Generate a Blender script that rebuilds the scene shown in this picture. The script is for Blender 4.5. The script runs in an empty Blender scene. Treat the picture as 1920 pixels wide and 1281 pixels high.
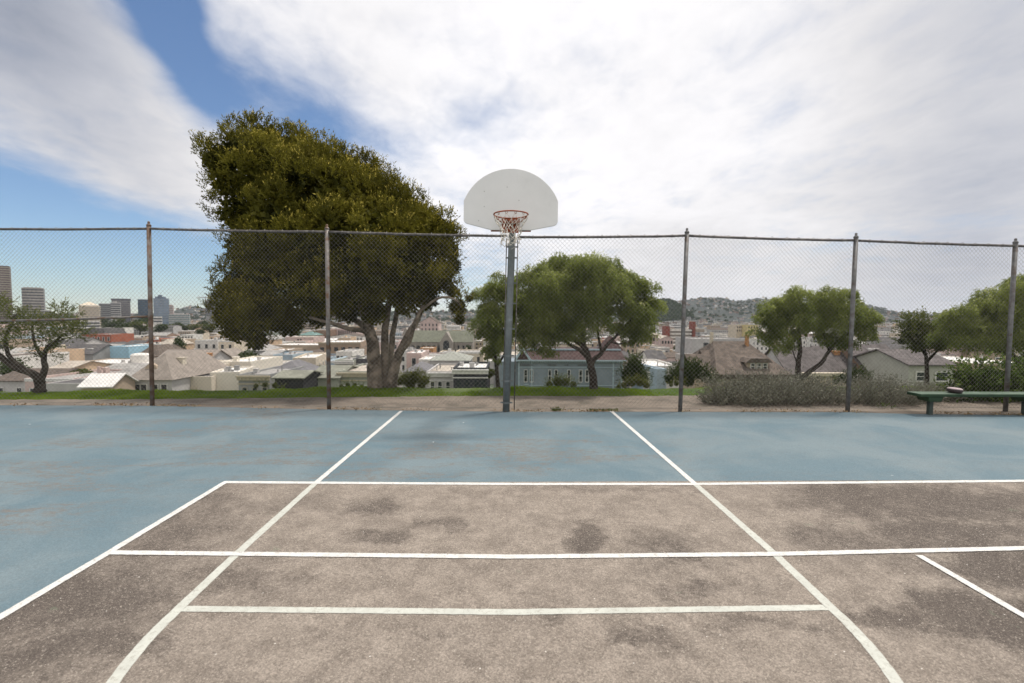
import bpy, math, random
import numpy as np
from mathutils import Vector
random.seed(7); RNG = np.random.default_rng(7)
S = bpy.context.scene
COL = S.collection
R = math.radians

# ---------------------------------------------------------------- camera
F = 880.0; H = 1.607
PITCH = math.atan(45.5 / F); YAW = math.atan(11 / F); ROLL = 0.004
FW = Vector((math.sin(YAW)*math.cos(PITCH), math.cos(YAW)*math.cos(PITCH), -math.sin(PITCH)))
_r = FW.cross(Vector((0, 0, 1))).normalized(); _u = _r.cross(FW)
RT = _r*math.cos(ROLL) + _u*math.sin(ROLL); UP = -_r*math.sin(ROLL) + _u*math.cos(ROLL)
cd = bpy.data.cameras.new("camera"); cam = bpy.data.objects.new("camera", cd); COL.objects.link(cam)
cd.sensor_width = 36; cd.lens = F/1920*36; cd.clip_start = 0.05; cd.clip_end = 40000
from mathutils import Matrix
m = Matrix((RT, UP, -FW)).transposed().to_4x4(); m.translation = Vector((0, 0, H)); cam.matrix_world = m
S.camera = cam
cd.dof.use_dof = True; cd.dof.focus_distance = 6.5; cd.dof.aperture_fstop = 2.2

def DIR(px, py): return (FW*F + RT*(px-960) + UP*(640.5-py)).normalized()
def G(px, py, z=0.0):
    d = DIR(px, py); t = (z-H)/d.z; return Vector((d.x*t, d.y*t, z))
def V(px, py, Y):
    d = DIR(px, py); t = Y/d.y; return Vector((d.x*t, Y, H+d.z*t))

# ---------------------------------------------------------------- light
SUNV = Vector((1.15, 0.6, 3.3)).normalized()
sd = bpy.data.lights.new("sun", 'SUN'); sd.energy = 3.7; sd.angle = R(7); sd.color = (1.0, 0.95, 0.88)
so = bpy.data.objects.new("sun", sd); COL.objects.link(so)
so.rotation_euler = SUNV.to_track_quat('Z', 'Y').to_euler()
S.view_settings.view_transform = 'Standard'; S.view_settings.look = 'None'
S.view_settings.exposure = 0; S.view_settings.gamma = 1

# ---------------------------------------------------------------- node helpers
class NT:
    def __init__(s, nt): s.t = nt; s.n = nt.nodes; s.l = nt.links
    def new(s, typ, **k):
        n = s.n.new(typ)
        for a, b in k.items(): setattr(n, a, b)
        return n
    def put(s, sock, v):
        if isinstance(v, bpy.types.NodeSocket): s.l.new(v, sock)
        else: sock.default_value = v
    def math(s, op, a, b=None, clamp=False, c=None):
        n = s.new('ShaderNodeMath', operation=op, use_clamp=clamp); s.put(n.inputs[0], a)
        if b is not None: s.put(n.inputs[1], b)
        if c is not None: s.put(n.inputs[2], c)
        return n.outputs[0]
    def vmath(s, op, a, b=None, sc=None):
        n = s.new('ShaderNodeVectorMath', operation=op); s.put(n.inputs[0], a)
        if b is not None: s.put(n.inputs[1], b)
        if sc is not None: s.put(n.inputs['Scale'], sc)
        return n.outputs['Value'] if op in ('DOT_PRODUCT', 'LENGTH', 'DISTANCE') else n.outputs[0]
    def noise(s, vec, scale, detail=4, rough=.55, out='Fac', dist=0):
        n = s.new('ShaderNodeTexNoise'); s.put(n.inputs['Vector'], vec)
        n.inputs['Scale'].default_value = scale; n.inputs['Detail'].default_value = detail
        n.inputs['Roughness'].default_value = rough; n.inputs['Distortion'].default_value = dist
        return n.outputs[out]
    def mr(s, v, a, b, c=0., d=1., smooth=True):
        n = s.new('ShaderNodeMapRange'); n.interpolation_type = 'SMOOTHSTEP' if smooth else 'LINEAR'
        s.put(n.inputs[0], v)
        for i, x in enumerate((a, b, c, d)): n.inputs[i+1].default_value = x
        return n.outputs[0]
    def mix(s, f, a, b):
        n = s.new('ShaderNodeMix', data_type='RGBA'); s.put(n.inputs[0], f)
        for i, x in ((6, a), (7, b)):
            if not isinstance(x, bpy.types.NodeSocket): x = (*x[:3], 1)
            s.put(n.inputs[i], x)
        return n.outputs[2]
    def mapping(s, vec, scale=(1, 1, 1), rot=(0, 0, 0), loc=(0, 0, 0)):
        n = s.new('ShaderNodeMapping'); s.put(n.inputs[0], vec)
        n.inputs['Scale'].default_value = scale; n.inputs['Rotation'].default_value = rot; n.inputs['Location'].default_value = loc
        return n.outputs[0]

# ---------------------------------------------------------------- world
W = bpy.data.worlds.new("World"); S.world = W; W.use_nodes = True
w = NT(W.node_tree); w.n.clear()
sky = w.new('ShaderNodeTexSky', sky_type='NISHITA'); sky.sun_disc = False
sky.sun_elevation = math.asin(SUNV.z); sky.sun_rotation = math.atan2(SUNV.x, SUNV.y)
sky.air_density = 1.0; sky.dust_density = 0.05; sky.ozone_density = 2.0; sky.altitude = 60
bg1 = w.new('ShaderNodeBackground'); bg1.inputs[1].default_value = 0.11; w.l.new(w.vmath('MULTIPLY', sky.outputs[0], (.90, 1.0, 1.10)), bg1.inputs[0])
tc = w.new('ShaderNodeTexCoord'); dv = tc.outputs['Generated']
sep = w.new('ShaderNodeSeparateXYZ'); w.l.new(dv, sep.inputs[0])
zz = w.math('ADD', w.math('MAXIMUM', sep.outputs[2], 0.0), 0.16)
cmb = w.new('ShaderNodeCombineXYZ')
w.put(cmb.inputs[0], w.math('DIVIDE', sep.outputs[0], zz)); w.put(cmb.inputs[1], w.math('DIVIDE', sep.outputs[1], zz))
pl = cmb.outputs[0]
n1 = w.noise(w.mapping(pl, (1.0, .55, 1), (0, 0, .5), (3.1, 1.7, 0)), 1.15, 5, .5, dist=.5)
n2 = w.noise(w.mapping(pl, (1.0, .85, 1), (0, 0, .5), (9.1, 4.7, 0)), 3.0, 6, .55, dist=.4)
n3 = w.noise(w.mapping(pl, (1.0, .7, 1), (0, 0, .8), (1.1, 2.7, 0)), 9.0, 8, .6, dist=.3)
nn = w.math('ADD', w.math('MULTIPLY', w.math('SUBTRACT', n1, .5), .9), w.math('MULTIPLY', w.math('SUBTRACT', n2, .5), .8))
nn = w.math('ADD', nn, w.math('MULTIPLY', w.math('SUBTRACT', n3, .5), .55))
def blobs(lst):
    acc = None
    for px, py, rad, amp in lst:       # a gap or a dark patch in the cloud deck: direction, angular radius, amount
        b = DIR(px, py); k = 1/((rad/F)**2)
        e = w.math('MULTIPLY', w.math('EXPONENT', w.math('MULTIPLY', w.math('SUBTRACT', w.vmath('DOT_PRODUCT', dv, tuple(b)), 1.0), k*2)), amp)
        acc = e if acc is None else w.math('ADD', acc, e)
    return acc
gap = blobs([(280, -70, 56, 1.0), (298, 0, 44, .95), (322, 65, 36, .82), (352, 128, 34, .74), (392, 188, 36, .58), (430, 80, 75, .26), (465, 190, 75, .30),
             (560, 235, 60, .30), (640, 258, 55, .38), (735, 288, 50, .26), (850, 235, 90, .30), (950, 205, 60, .16), (620, 150, 90, .18), (520, 60, 90, .12), (560, 320, 80, .25), (900, 500, 70, .2),
             (-200, 470, 130, 1.2), (-40, 470, 92, 1.1), (70, 505, 92, 1.1), (190, 525, 84, 1.1), (300, 530, 78, 1.05), (400, 540, 80, 1.0), (540, 560, 90, .9), (700, 580, 90, .8), (880, 600, 90, .62), (1000, 620, 80, .3)])
cov = w.mr(w.math('ADD', w.math('SUBTRACT', 1.02, gap), nn), .02, 1.06)
shade = blobs([(60, 60, 190, .33), (0, 0, 130, .22), (230, 330, 110, .10), (330, 385, 70, .12), (150, 420, 120, .05),
               (1330, 470, 80, .14), (1750, 520, 130, .20), (1180, 500, 70, .08), (1500, 460, 120, .06), (1890, 20, 190, .32), (1820, 330, 190, .10), (1960, 420, 150, .14), (640, 60, 130, .08), (900, 560, 120, .08), (1250, 540, 100, .07), (1250, 20, 90, .03)])
strk = w.noise(w.mapping(pl, (.5, 1.1, 1), (0, 0, .25), (2, 5, 0)), 1.6, 4, .5)
br = w.math('SUBTRACT', w.math('ADD', 1.01, w.math('ADD', w.math('MULTIPLY', w.math('SUBTRACT', strk, .5), .24), w.math('MULTIPLY', w.math('SUBTRACT', w.math('ADD', n2, n3), 1.0), .16))), shade, False)
br = w.math('MAXIMUM', br, .1)
ccol = w.mix(w.mr(br, .3, .85), (.86, .93, 1.12), (1.0, .985, 1.0))
cs = w.vmath('SCALE', ccol, sc=br)
bg2 = w.new('ShaderNodeBackground'); w.l.new(cs, bg2.inputs[0])
mx = w.new('ShaderNodeMixShader'); w.l.new(cov, mx.inputs[0]); w.l.new(bg1.outputs[0], mx.inputs[1]); w.l.new(bg2.outputs[0], mx.inputs[2])
wo = w.new('ShaderNodeOutputWorld'); w.l.new(mx.outputs[0], wo.inputs[0])

# ---------------------------------------------------------------- materials
MATS = {}
def mat(name, col, rough=.8, var=.12, scale=3., metal=0., col2=None, thr=(.45, .65), bump=0., bscale=40., spec=.3, coord='Object'):
    if name in MATS: return MATS[name]
    m = bpy.data.materials.new(name); m.use_nodes = True; t = NT(m.node_tree)
    b = t.n['Principled BSDF']; tcn = t.new('ShaderNodeTexCoord').outputs[coord]
    nz = t.noise(tcn, scale, 5, .6)
    lo = tuple(c*(1-var) for c in col); hi = tuple(min(1, c*(1+var)) for c in col)
    c = t.mix(t.mr(nz, .3, .7), lo, hi)
    if col2: c = t.mix(t.mr(t.noise(tcn, scale*.6+.1, 6, .65), *thr), c, col2)
    t.put(b.inputs['Base Color'], c); b.inputs['Roughness'].default_value = rough; b.inputs['Metallic'].default_value = metal
    b.inputs['Specular IOR Level'].default_value = spec
    if bump:
        bn = t.new('ShaderNodeBump'); bn.inputs['Strength'].default_value = bump; bn.inputs['Distance'].default_value = .01
        t.put(bn.inputs['Height'], t.noise(tcn, bscale, 6, .7)); t.l.new(bn.outputs[0], b.inputs['Normal'])
    MATS[name] = m; return m

def leafmat(name, dark, light, tip, trans=.35):
    m = bpy.data.materials.new(name); m.use_nodes = True; t = NT(m.node_tree); b = t.n['Principled BSDF']
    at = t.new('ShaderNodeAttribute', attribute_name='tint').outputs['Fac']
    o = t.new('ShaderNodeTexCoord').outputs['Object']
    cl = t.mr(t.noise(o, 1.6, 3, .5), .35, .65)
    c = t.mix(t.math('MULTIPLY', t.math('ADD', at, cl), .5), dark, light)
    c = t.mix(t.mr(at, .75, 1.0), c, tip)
    t.put(b.inputs['Base Color'], c); b.inputs['Roughness'].default_value = .75; b.inputs['Specular IOR Level'].default_value = .12
    tr = t.new('ShaderNodeBsdfTranslucent'); t.put(tr.inputs[0], c)
    mx = t.new('ShaderNodeMixShader'); mx.inputs[0].default_value = trans
    t.l.new(b.outputs[0], mx.inputs[1]); t.l.new(tr.outputs[0], mx.inputs[2])
    t.l.new(mx.outputs[0], t.n['Material Output'].inputs[0]); MATS[name] = m; return m

# ---------------------------------------------------------------- mesh helpers
class MB:
    def __init__(s): s.v = []; s.f = []; s.m = []
    def add(s, vs, fs, mi=0):
        o = len(s.v); s.v += [tuple(v) for v in vs]; s.f += [tuple(i+o for i in f) for f in fs]; s.m += [mi]*len(fs)
    def box(s, x0, x1, y0, y1, z0, z1, mi=0):
        s.add([(x0,y0,z0),(x1,y0,z0),(x1,y1,z0),(x0,y1,z0),(x0,y0,z1),(x1,y0,z1),(x1,y1,z1),(x0,y1,z1)],
              [(0,3,2,1),(4,5,6,7),(0,1,5,4),(1,2,6,5),(2,3,7,6),(3,0,4,7)], mi)
    def tube(s, pts, rad, n=8, mi=0, cap=True):
        pts = [Vector(p) for p in pts]; o = len(s.v); N = len(pts)
        rr = rad if isinstance(rad, (list, tuple)) else [rad]*N
        ref = None
        for i, p in enumerate(pts):
            t = (pts[min(i+1, N-1)]-pts[max(i-1, 0)]).normalized()
            if ref is None: ref = t.orthogonal().normalized()
            a = (ref - t*ref.dot(t)).normalized(); ref = a; b = t.cross(a)
            for k in range(n):
                an = 2*math.pi*k/n; s.v.append(tuple(p + (a*math.cos(an)+b*math.sin(an))*rr[i]))
        for i in range(N-1):
            for k in range(n):
                s.f.append((o+i*n+k, o+i*n+(k+1) % n, o+(i+1)*n+(k+1) % n, o+(i+1)*n+k)); s.m.append(mi)
        if cap:
            s.f.append(tuple(o+k for k in range(n))[::-1]); s.m.append(mi)
            s.f.append(tuple(o+(N-1)*n+k for k in range(n))); s.m.append(mi)
    def prism(s, poly, axis, a, b, mi=0):   # poly of 2D points; axis = 'z','y','x'
        def P(p, q): return {'z': (p[0], p[1], q), 'y': (p[0], q, p[1]), 'x': (q, p[0], p[1])}[axis]
        n = len(poly); s.add([P(p, a) for p in poly]+[P(p, b) for p in poly],
              [tuple(range(n))[::-1], tuple(range(n, 2*n))]+[(i, (i+1) % n, n+(i+1) % n, n+i) for i in range(n)], mi)
    def build(s, name, mats, parent=None, smooth=False, loc=None, bevel=0):
        me = bpy.data.meshes.new(name); me.from_pydata(s.v, [], s.f); me.validate()
        for mm in (mats if isinstance(mats, (list, tuple)) else [mats]): me.materials.append(mm)
        if len(s.m) == len(me.polygons): me.polygons.foreach_set('material_index', s.m)
        if smooth: me.polygons.foreach_set('use_smooth', [True]*len(me.polygons))
        return link(name, me, parent, loc, bevel)
def link(name, me, parent=None, loc=None, bevel=0):
    o = bpy.data.objects.new(name, me); COL.objects.link(o)
    if parent: o.parent = parent
    if loc: o.location = loc
    if bevel:
        b = o.modifiers.new('bevel', 'BEVEL'); b.width = bevel; b.segments = 2; b.limit_method = 'ANGLE'
    return o
def tag(o, label=None, cat=None, group=None, kind=None):
    if label: o['label'] = label
    if cat: o['category'] = cat
    if group: o['group'] = group
    if kind: o['kind'] = kind
    return o
def empty(name, loc, label, cat, group=None, rz=0):
    o = bpy.data.objects.new(name, None); COL.objects.link(o); o.location = loc; o.rotation_euler[2] = rz
    o.empty_display_size = .2; return tag(o, label, cat, group)
def npmesh(name, V_, Fq, mats, parent=None, tint=None, mi=None, smooth=False, loc=None):
    me = bpy.data.meshes.new(name); k = Fq.shape[1]
    me.vertices.add(len(V_)); me.vertices.foreach_set('co', V_.astype(np.float32).ravel())
    me.loops.add(Fq.size); me.loops.foreach_set('vertex_index', Fq.astype(np.int32).ravel())
    me.polygons.add(len(Fq)); me.polygons.foreach_set('loop_start', np.arange(0, Fq.size, k, dtype=np.int32))
    for mm in (mats if isinstance(mats, (list, tuple)) else [mats]): me.materials.append(mm)
    if mi is not None: me.polygons.foreach_set('material_index', mi.astype(np.int32))
    if smooth: me.polygons.foreach_set('use_smooth', np.ones(len(Fq), bool))
    if tint is not None:
        a = me.attributes.new('tint', 'FLOAT', 'FACE'); a.data.foreach_set('value', tint.astype(np.float32))
    me.update(); me.validate()
    return link(name, me, parent, loc)
def nrm(a): return a/np.maximum(np.linalg.norm(a, axis=1, keepdims=True), 1e-9)
def leafgeo(P, D, L, Wd):
    n = len(P); D = nrm(D); s = nrm(np.cross(D, RNG.normal(size=(n, 3)))); L = np.broadcast_to(L, n)[:, None]; Wd = np.broadcast_to(Wd, n)[:, None]
    mid = P + D*L*.45
    V_ = np.stack([P, mid+s*Wd*.5, P+D*L, mid-s*Wd*.5], 1).reshape(-1, 3)
    return V_, np.arange(4*n).reshape(n, 4)
def sph(n): return nrm(RNG.normal(size=(n, 3)))

# ================================================================ TERRAIN
GY = np.array([-60, 8.5, 9.5, 10.5, 11.3, 12.3, 14, 20, 40, 60, 100, 150, 250, 400, 700, 1600, 2500, 3500, 6000, 15000.])
GZ = np.array([-.08, -.06, -.04, -.03, -.3, -.9, -1.8, -4, -12, -15.5, -19, -22, -26, -30, -34, -36, -31, -28, -30, -30.])
RP = np.array([-600, 0, 200, 320, 345, 362, 385, 420, 500, 700, 800, 850, 900, 1000, 1150, 1225, 1260, 1300, 1340, 1380, 1400, 1422, 1450, 1500, 1560, 1620, 1650, 1680, 1700, 1760, 1850, 1920, 2600])
RY = np.array([594, 594, 593, 592, 581, 577, 580, 587, 590, 588, 585, 583, 584, 582, 575, 567, 562, 560, 557, 562, 560, 555.5, 560, 566, 570, 568, 574, 580, 583, 588, 590, 590, 592.])
def terr(x, y):
    x = np.asarray(x, float); y = np.asarray(y, float)
    g = np.interp(y, GY, GZ)
    g = g + np.where((y > 9.2) & (y < 45), np.interp(x, [-14, -8, -3, 4, 7, 12], [-.08, -.06, .04, .04, .09, .12])*np.interp(y, [9.2, 10.6, 14, 45], [0, 1, 1, 0]), 0)
    px = 949 + F*x/np.maximum(y, 1.)
    rz = H + (595-np.interp(px, RP, RY))*4200/F
    s = np.clip((y-2300)/1900, 0, 1); s = s**1.6
    e = np.clip((y-4200)/3500, 0, 1)
    z = g + (rz-g)*s*(1-e*.8)
    dx = (x-2600*(1258-949)/F)/95.; dy = (y-2700)/260.
    z = z + np.where(y > 1500, 118*np.exp(-(dx*dx)**1.3-dy*dy), 0)
    far = np.clip((y-1800)/1500, 0, 1)
    z = z + far*(7*np.sin(x*.021+y*.004)+6*np.sin(x*.009-y*.011)+3*np.sin(x*.05+y*.02))
    return z
def G1(x, y): return float(terr(x, y))

mground = mat("hill_ground", (.075, .10, .03), .95, .3, .35, col2=(.05, .085, .018), thr=(.4, .6), coord='Object')
mterr = bpy.data.materials.new('city_ground'); mterr.use_nodes = True
t = NT(mterr.node_tree); o = t.new('ShaderNodeTexCoord').outputs['Object']
c = t.mix(t.mr(t.noise(o, .012, 8, .7), .42, .58), (.10, .10, .085), (.05, .07, .04)); c = t.mix(t.mr(t.noise(o, .06, 4, .7), .55, .62), c, (.3, .27, .24))
t.put(t.n['Principled BSDF'].inputs['Base Color'], c); t.n['Principled BSDF'].inputs['Roughness'].default_value = .95
mhill = bpy.data.materials.new('wooded_hills'); mhill.use_nodes = True
t = NT(mhill.node_tree); o = t.new('ShaderNodeTexCoord').outputs['Object']
c = t.mix(t.mr(t.noise(o, .006, 8, .75), .45, .56), (.016, .024, .018), (.032, .038, .028)); c = t.mix(t.mr(t.noise(o, .03, 4, .75), .58, .66), c, (.12, .11, .095))
t.put(t.n['Principled BSDF'].inputs['Base Color'], c); t.n['Principled BSDF'].inputs['Roughness'].default_value = .95

def sheet(name, xs, ys, zf, m, polar=False):
    A, B = np.meshgrid(xs, ys)
    X = (A-949)/F*B if polar else A
    Z = zf(X, B); V_ = np.stack([X, B, Z], -1).reshape(-1, 3)
    nx = len(xs); i = np.arange(len(ys)-1)[:, None]*nx+np.arange(nx-1)[None]
    Fq = np.stack([i, i+1, i+nx+1, i+nx], -1).reshape(-1, 4)
    return tag(npmesh(name, V_, Fq, m, smooth=True), kind='structure')
sheet('ground', np.linspace(-90, 90, 61), np.concatenate([np.array([-60, -20, 0, 6, 8]), np.linspace(8.5, 14, 40), np.linspace(15, 60, 40)]),
      lambda x, y: terr(x, y)+np.where(y > 9.9, .03*np.sin(x*1.3)+.02*np.sin(x*3.1+y*2), 0)*np.clip(y-9.9, 0, 1), mground)
px_ = np.linspace(-900, 2900, 191)
sheet('terrain', px_, np.geomspace(59.5, 2305, 70), lambda x, y: terr(x, y), mterr, True)
sheet('hills', px_, np.geomspace(2300, 15000, 90), lambda x, y: terr(x, y), mhill, True)

# ================================================================ COURT
def courtmat(name, kind):
    m = bpy.data.materials.new(name); m.use_nodes = True; t = NT(m.node_tree); b = t.n['Principled BSDF']
    o = t.new('ShaderNodeTexCoord').outputs['Object']
    vc = t.new('ShaderNodeTexVoronoi'); t.l.new(o, vc.inputs['Vector']); vc.inputs['Scale'].default_value = 150
    vs = t.new('ShaderNodeSeparateColor'); t.l.new(vc.outputs['Color'], vs.inputs[0]); stone = vs.outputs[0]; stone2 = vs.outputs[1]
    fine = t.noise(o, 62, 5, .8); grain = t.noise(o, 150, 3, .85); med = t.noise(o, 6, 6, .7); big = t.noise(o, .8, 5, .6, dist=.6)
    if kind == 'blue':
        c = t.mix(t.mr(big, .35, .65), (.105, .158, .185), (.152, .196, .213))
        st = t.noise(t.mapping(o, (.45, 1.6, 1), (0, 0, .12)), 1.1, 8, .68, dist=.4)
        worn = t.math('MULTIPLY', t.mr(st, .45, .58), t.mr(t.noise(t.mapping(o, (1, 2.2, 1)), 8, 12, .9), .47, .56))
        # a scuffed band near the play area and under the basket
        sep = t.new('ShaderNodeSeparateXYZ'); t.l.new(o, sep.inputs[0])
        band = t.math('MAXIMUM', t.mr(t.math('ABSOLUTE', t.math('SUBTRACT', sep.outputs[1], 5.5)), 1.6, .2),
                      t.mr(t.math('ABSOLUTE', t.math('ADD', sep.outputs[0], 4.6)), 1.6, .3))
        band = t.math('MULTIPLY', band, t.mr(sep.outputs[0], 2.6, .8))
        worn = t.math('MULTIPLY', worn, t.math('ADD', t.math('MULTIPLY', band, 1.2), .16))
        c = t.mix(t.math('MINIMUM', worn, .8), c, (.150, .133, .115))
        c = t.mix(t.math('MULTIPLY', t.mr(t.noise(t.mapping(o, (1, 2.5, 1)), 2.3, 7, .7), .58, .75), .45), c, (.075, .135, .17))
        c = t.mix(t.math('MULTIPLY', t.mr(fine, .52, .68), .30), c, (.19, .17, .15))
        vo = t.new('ShaderNodeTexVoronoi'); t.l.new(o, vo.inputs['Vector']); vo.inputs['Scale'].default_value = 2.1
        spk = t.math('MULTIPLY', t.mr(vo.outputs['Distance'], .034, .022), t.mr(t.noise(o, 1.7, 2), .5, .56))
        c = t.mix(spk, c, (.7, .7, .68))
        c = t.vmath('SCALE', c, sc=t.mr(stone, 0, 1, .86, 1.14, False))
        rough = .75
    else:
        c = t.mix(t.mr(med, .3, .7), (.212, .178, .147), (.300, .256, .214))
        wv = t.vmath('ADD', o, t.vmath('SCALE', t.noise(o, 1.4, 7, .7, 'Color'), sc=.85))
        acc = None
        for px, py, rx, ry, a in [(1095,1008,.16,.26,.95),(1240,1020,.35,.3,.55),(700,950,.32,.22,.75),(705,1000,.28,.14,.75),(850,985,.16,.12,.7),(790,988,.12,.1,.5),
                                  (300,1000,.65,.55,.6),(330,960,.6,.5,.6),(120,1130,.8,.4,.8),(300,1090,.8,.3,.6),(1720,940,1.2,.36,.72),(1800,1010,.8,.26,.62),(1560,1010,.35,.25,.6),
                                  (1300,1100,.28,.1,.6),(1640,1150,.35,.13,.8),(1880,1160,.5,.2,1.),(1210,1190,.3,.09,.7),(1040,1175,.1,.05,.6),(1440,1165,.3,.06,.6),(550,945,.5,.3,.35),(1160,918,.9,.1,.5),
                                  (180,1200,.4,.14,.8),(60,1240,.4,.2,.8),(540,1075,.4,.14,.4), (800,1170,.2,.05,.4),(1900,1070,.5,.4,.7),(480,1110,.2,.1,.4)]:
            p = G(px, py)+Vector((.42, .42, .42)); p.z = .43
            q = t.mapping(wv, (1/rx, 1/ry, .01), (0, 0, 0), (-p.x/rx, -p.y/ry, 0))
            e = t.math('MULTIPLY', t.mr(t.vmath('LENGTH', q), 1.45, .35), a)
            acc = e if acc is None else t.math('MAXIMUM', acc, e)
        gen = t.math('MULTIPLY', t.mr(t.noise(o, 1.1, 8, .72, dist=.5), .54, .66), .5)
        sep = t.new('ShaderNodeSeparateXYZ'); t.l.new(o, sep.inputs[0])
        edge = t.mr(t.math('ABSOLUTE', sep.outputs[0]), 1.7, 3.4)
        gen = t.math('ADD', gen, t.math('MULTIPLY', edge, t.mr(t.noise(o, 2.2, 8, .75), .36, .58)), False)
        stain = t.math('MINIMUM', t.math('ADD', acc, t.math('MULTIPLY', gen, .62)), 1.0)
        fr2 = t.math('ADD', t.math('MULTIPLY', t.math('SUBTRACT', t.noise(o, 4.5, 12, .84), .5), 2.5), t.math('MULTIPLY', t.math('SUBTRACT', t.noise(o, 26, 8, .88), .5), 1.9))
        stain = t.math('MULTIPLY', t.mr(t.math('ADD', stain, t.math('SUBTRACT', fr2, .03)), -.06, 1.08), .98)
        c = t.mix(stain, c, (.082, .067, .057))
        c = t.mix(t.math('MULTIPLY', t.mr(t.noise(o, 38, 6, .85), .55, .66), .7), c, (.135, .112, .094))
        mot = t.math('MULTIPLY', t.mr(t.noise(o, 3.2, 12, .86, dist=.3), .46, .60), .42)
        c = t.mix(mot, c, (.105, .086, .072))
        # last green flecks of an old coat of paint
        gp = t.math('MULTIPLY', t.mr(t.noise(o, 2.7, 6, .7), .655, .70), .35)
        c = t.mix(gp, c, (.16, .20, .135))
        # stone chips
        c = t.mix(t.math('MULTIPLY', t.mr(grain, .54, .68), .62), c, (.50, .44, .375))
        c = t.mix(t.math('MULTIPLY', t.mr(fine, .48, .34), .62), c, (.115, .096, .08))
        vo = t.new('ShaderNodeTexVoronoi'); t.l.new(o, vo.inputs['Vector']); vo.inputs['Scale'].default_value = 21
        c = t.mix(t.math('MULTIPLY', t.mr(vo.outputs['Distance'], .09, .06), t.mr(t.noise(o, 9, 2), .55, .62)), c, (.7, .66, .6))
        c = t.vmath('SCALE', c, sc=t.mr(stone, 0, 1, .74, 1.27, False))
        c = t.mix(t.math('MULTIPLY', t.mr(stone2, .972, .99), .7), c, (.42, .37, .31))
        rough = .9
    t.put(b.inputs['Base Color'], c); b.inputs['Roughness'].default_value = rough; b.inputs['Specular IOR Level'].default_value = .25
    bn = t.new('ShaderNodeBump'); bn.inputs['Strength'].default_value = .8 if kind != 'blue' else .3; bn.inputs['Distance'].default_value = .006
    t.put(bn.inputs['Height'], t.math('ADD', fine, grain)); t.l.new(bn.outputs[0], b.inputs['Normal'])
    return m
def flat(name, pts, z, m, kind='structure'):
    b = MB(); b.add([(p[0], p[1], z) for p in pts], [tuple(range(len(pts)))]); o = b.build(name, m); return tag(o, kind=kind)
edge_px = [(-500, 757), (0, 760), (285, 761), (450, 764.5), (617, 768), (800, 770.5), (948, 772), (1275, 772.5), (1588, 773), (1700, 776), (1920, 779), (2400, 786)]
epts = [G(*p) for p in edge_px]
flat('court', [(-26, -12)]+[(26, -12)]+[(p.x, p.y) for p in reversed(epts)], 0.0, courtmat('blue_court_paint', 'blue'))
C1 = G(421, 906); C2 = G(2500, 898); C0 = G(-420, 1402)
d0 = (G(0, 1156)-C1); C0 = C1 + d0*3.2
mgrey = courtmat('worn_asphalt', 'grey')
flat('playing_area', [(C0.x, C0.y), (C0.x+24, C0.y), (C2.x, C2.y), (C1.x, C1.y)], .002, mgrey)
def paint(name, col, worn, amt):
    m = bpy.data.materials.new(name); m.use_nodes = True; t = NT(m.node_tree); b = t.n['Principled BSDF']
    o = t.new('ShaderNodeTexCoord').outputs['Object']
    c = t.mix(t.mr(t.noise(o, 9, 6, .7), .35, .7), tuple(x*.86 for x in col), col)
    c = t.mix(t.math('MULTIPLY', t.mr(t.noise(o, 34, 10, .92), .525, .575), amt), c, worn)
    c = t.mix(t.math('MULTIPLY', t.mr(t.noise(o, 4, 7, .75), .55, .72), amt*.6), c, worn)
    t.put(b.inputs['Base Color'], c); b.inputs['Roughness'].default_value = .75
    bn = t.new('ShaderNodeBump'); bn.inputs['Strength'].default_value = .4; bn.inputs['Distance'].default_value = .004
    t.put(bn.inputs['Height'], t.noise(o, 200, 3, .8)); t.l.new(bn.outputs[0], b.inputs['Normal']); return m
mwhite = paint('white_line_paint', (.64, .63, .60), (.30, .28, .25), .9)
mold = paint('old_greenish_line_paint', (.50, .505, .45), (.28, .26, .22), .8)
mpath = mat('path_dirt', (.17, .14, .112), .95, .22, 2.5, col2=(.105, .09, .07), thr=(.5, .68), bump=.6, bscale=60)
def ribbon(name, pts, wid, z, m):
    P = [Vector((p[0], p[1], 0)) for p in pts]; b = MB(); L = []
    # resample finely and roughen the edge a little
    Q = []
    for i in range(len(P)-1):
        n = max(2, int((P[i+1]-P[i]).length/.035))
        Q += [P[i].lerp(P[i+1], k/n) for k in range(n)]
    Q.append(P[-1])
    for i, p in enumerate(Q):
        d = (Q[min(i+1, len(Q)-1)]-Q[max(i-1, 0)]).normalized(); nn_ = Vector((-d.y, d.x, 0))
        L.append((p+nn_*(wid/2+random.uniform(-.0016, .0016)), p-nn_*(wid/2+random.uniform(-.0016, .0016))))
    b.v = [(q.x, q.y, z) for pr in L for q in pr]
    b.f = [(2*i+1, 2*i+3, 2*i+2, 2*i) for i in range(len(L)-1)]; b.m = [0]*len(b.f)
    return tag(b.build(name, m), kind='structure')
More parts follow.
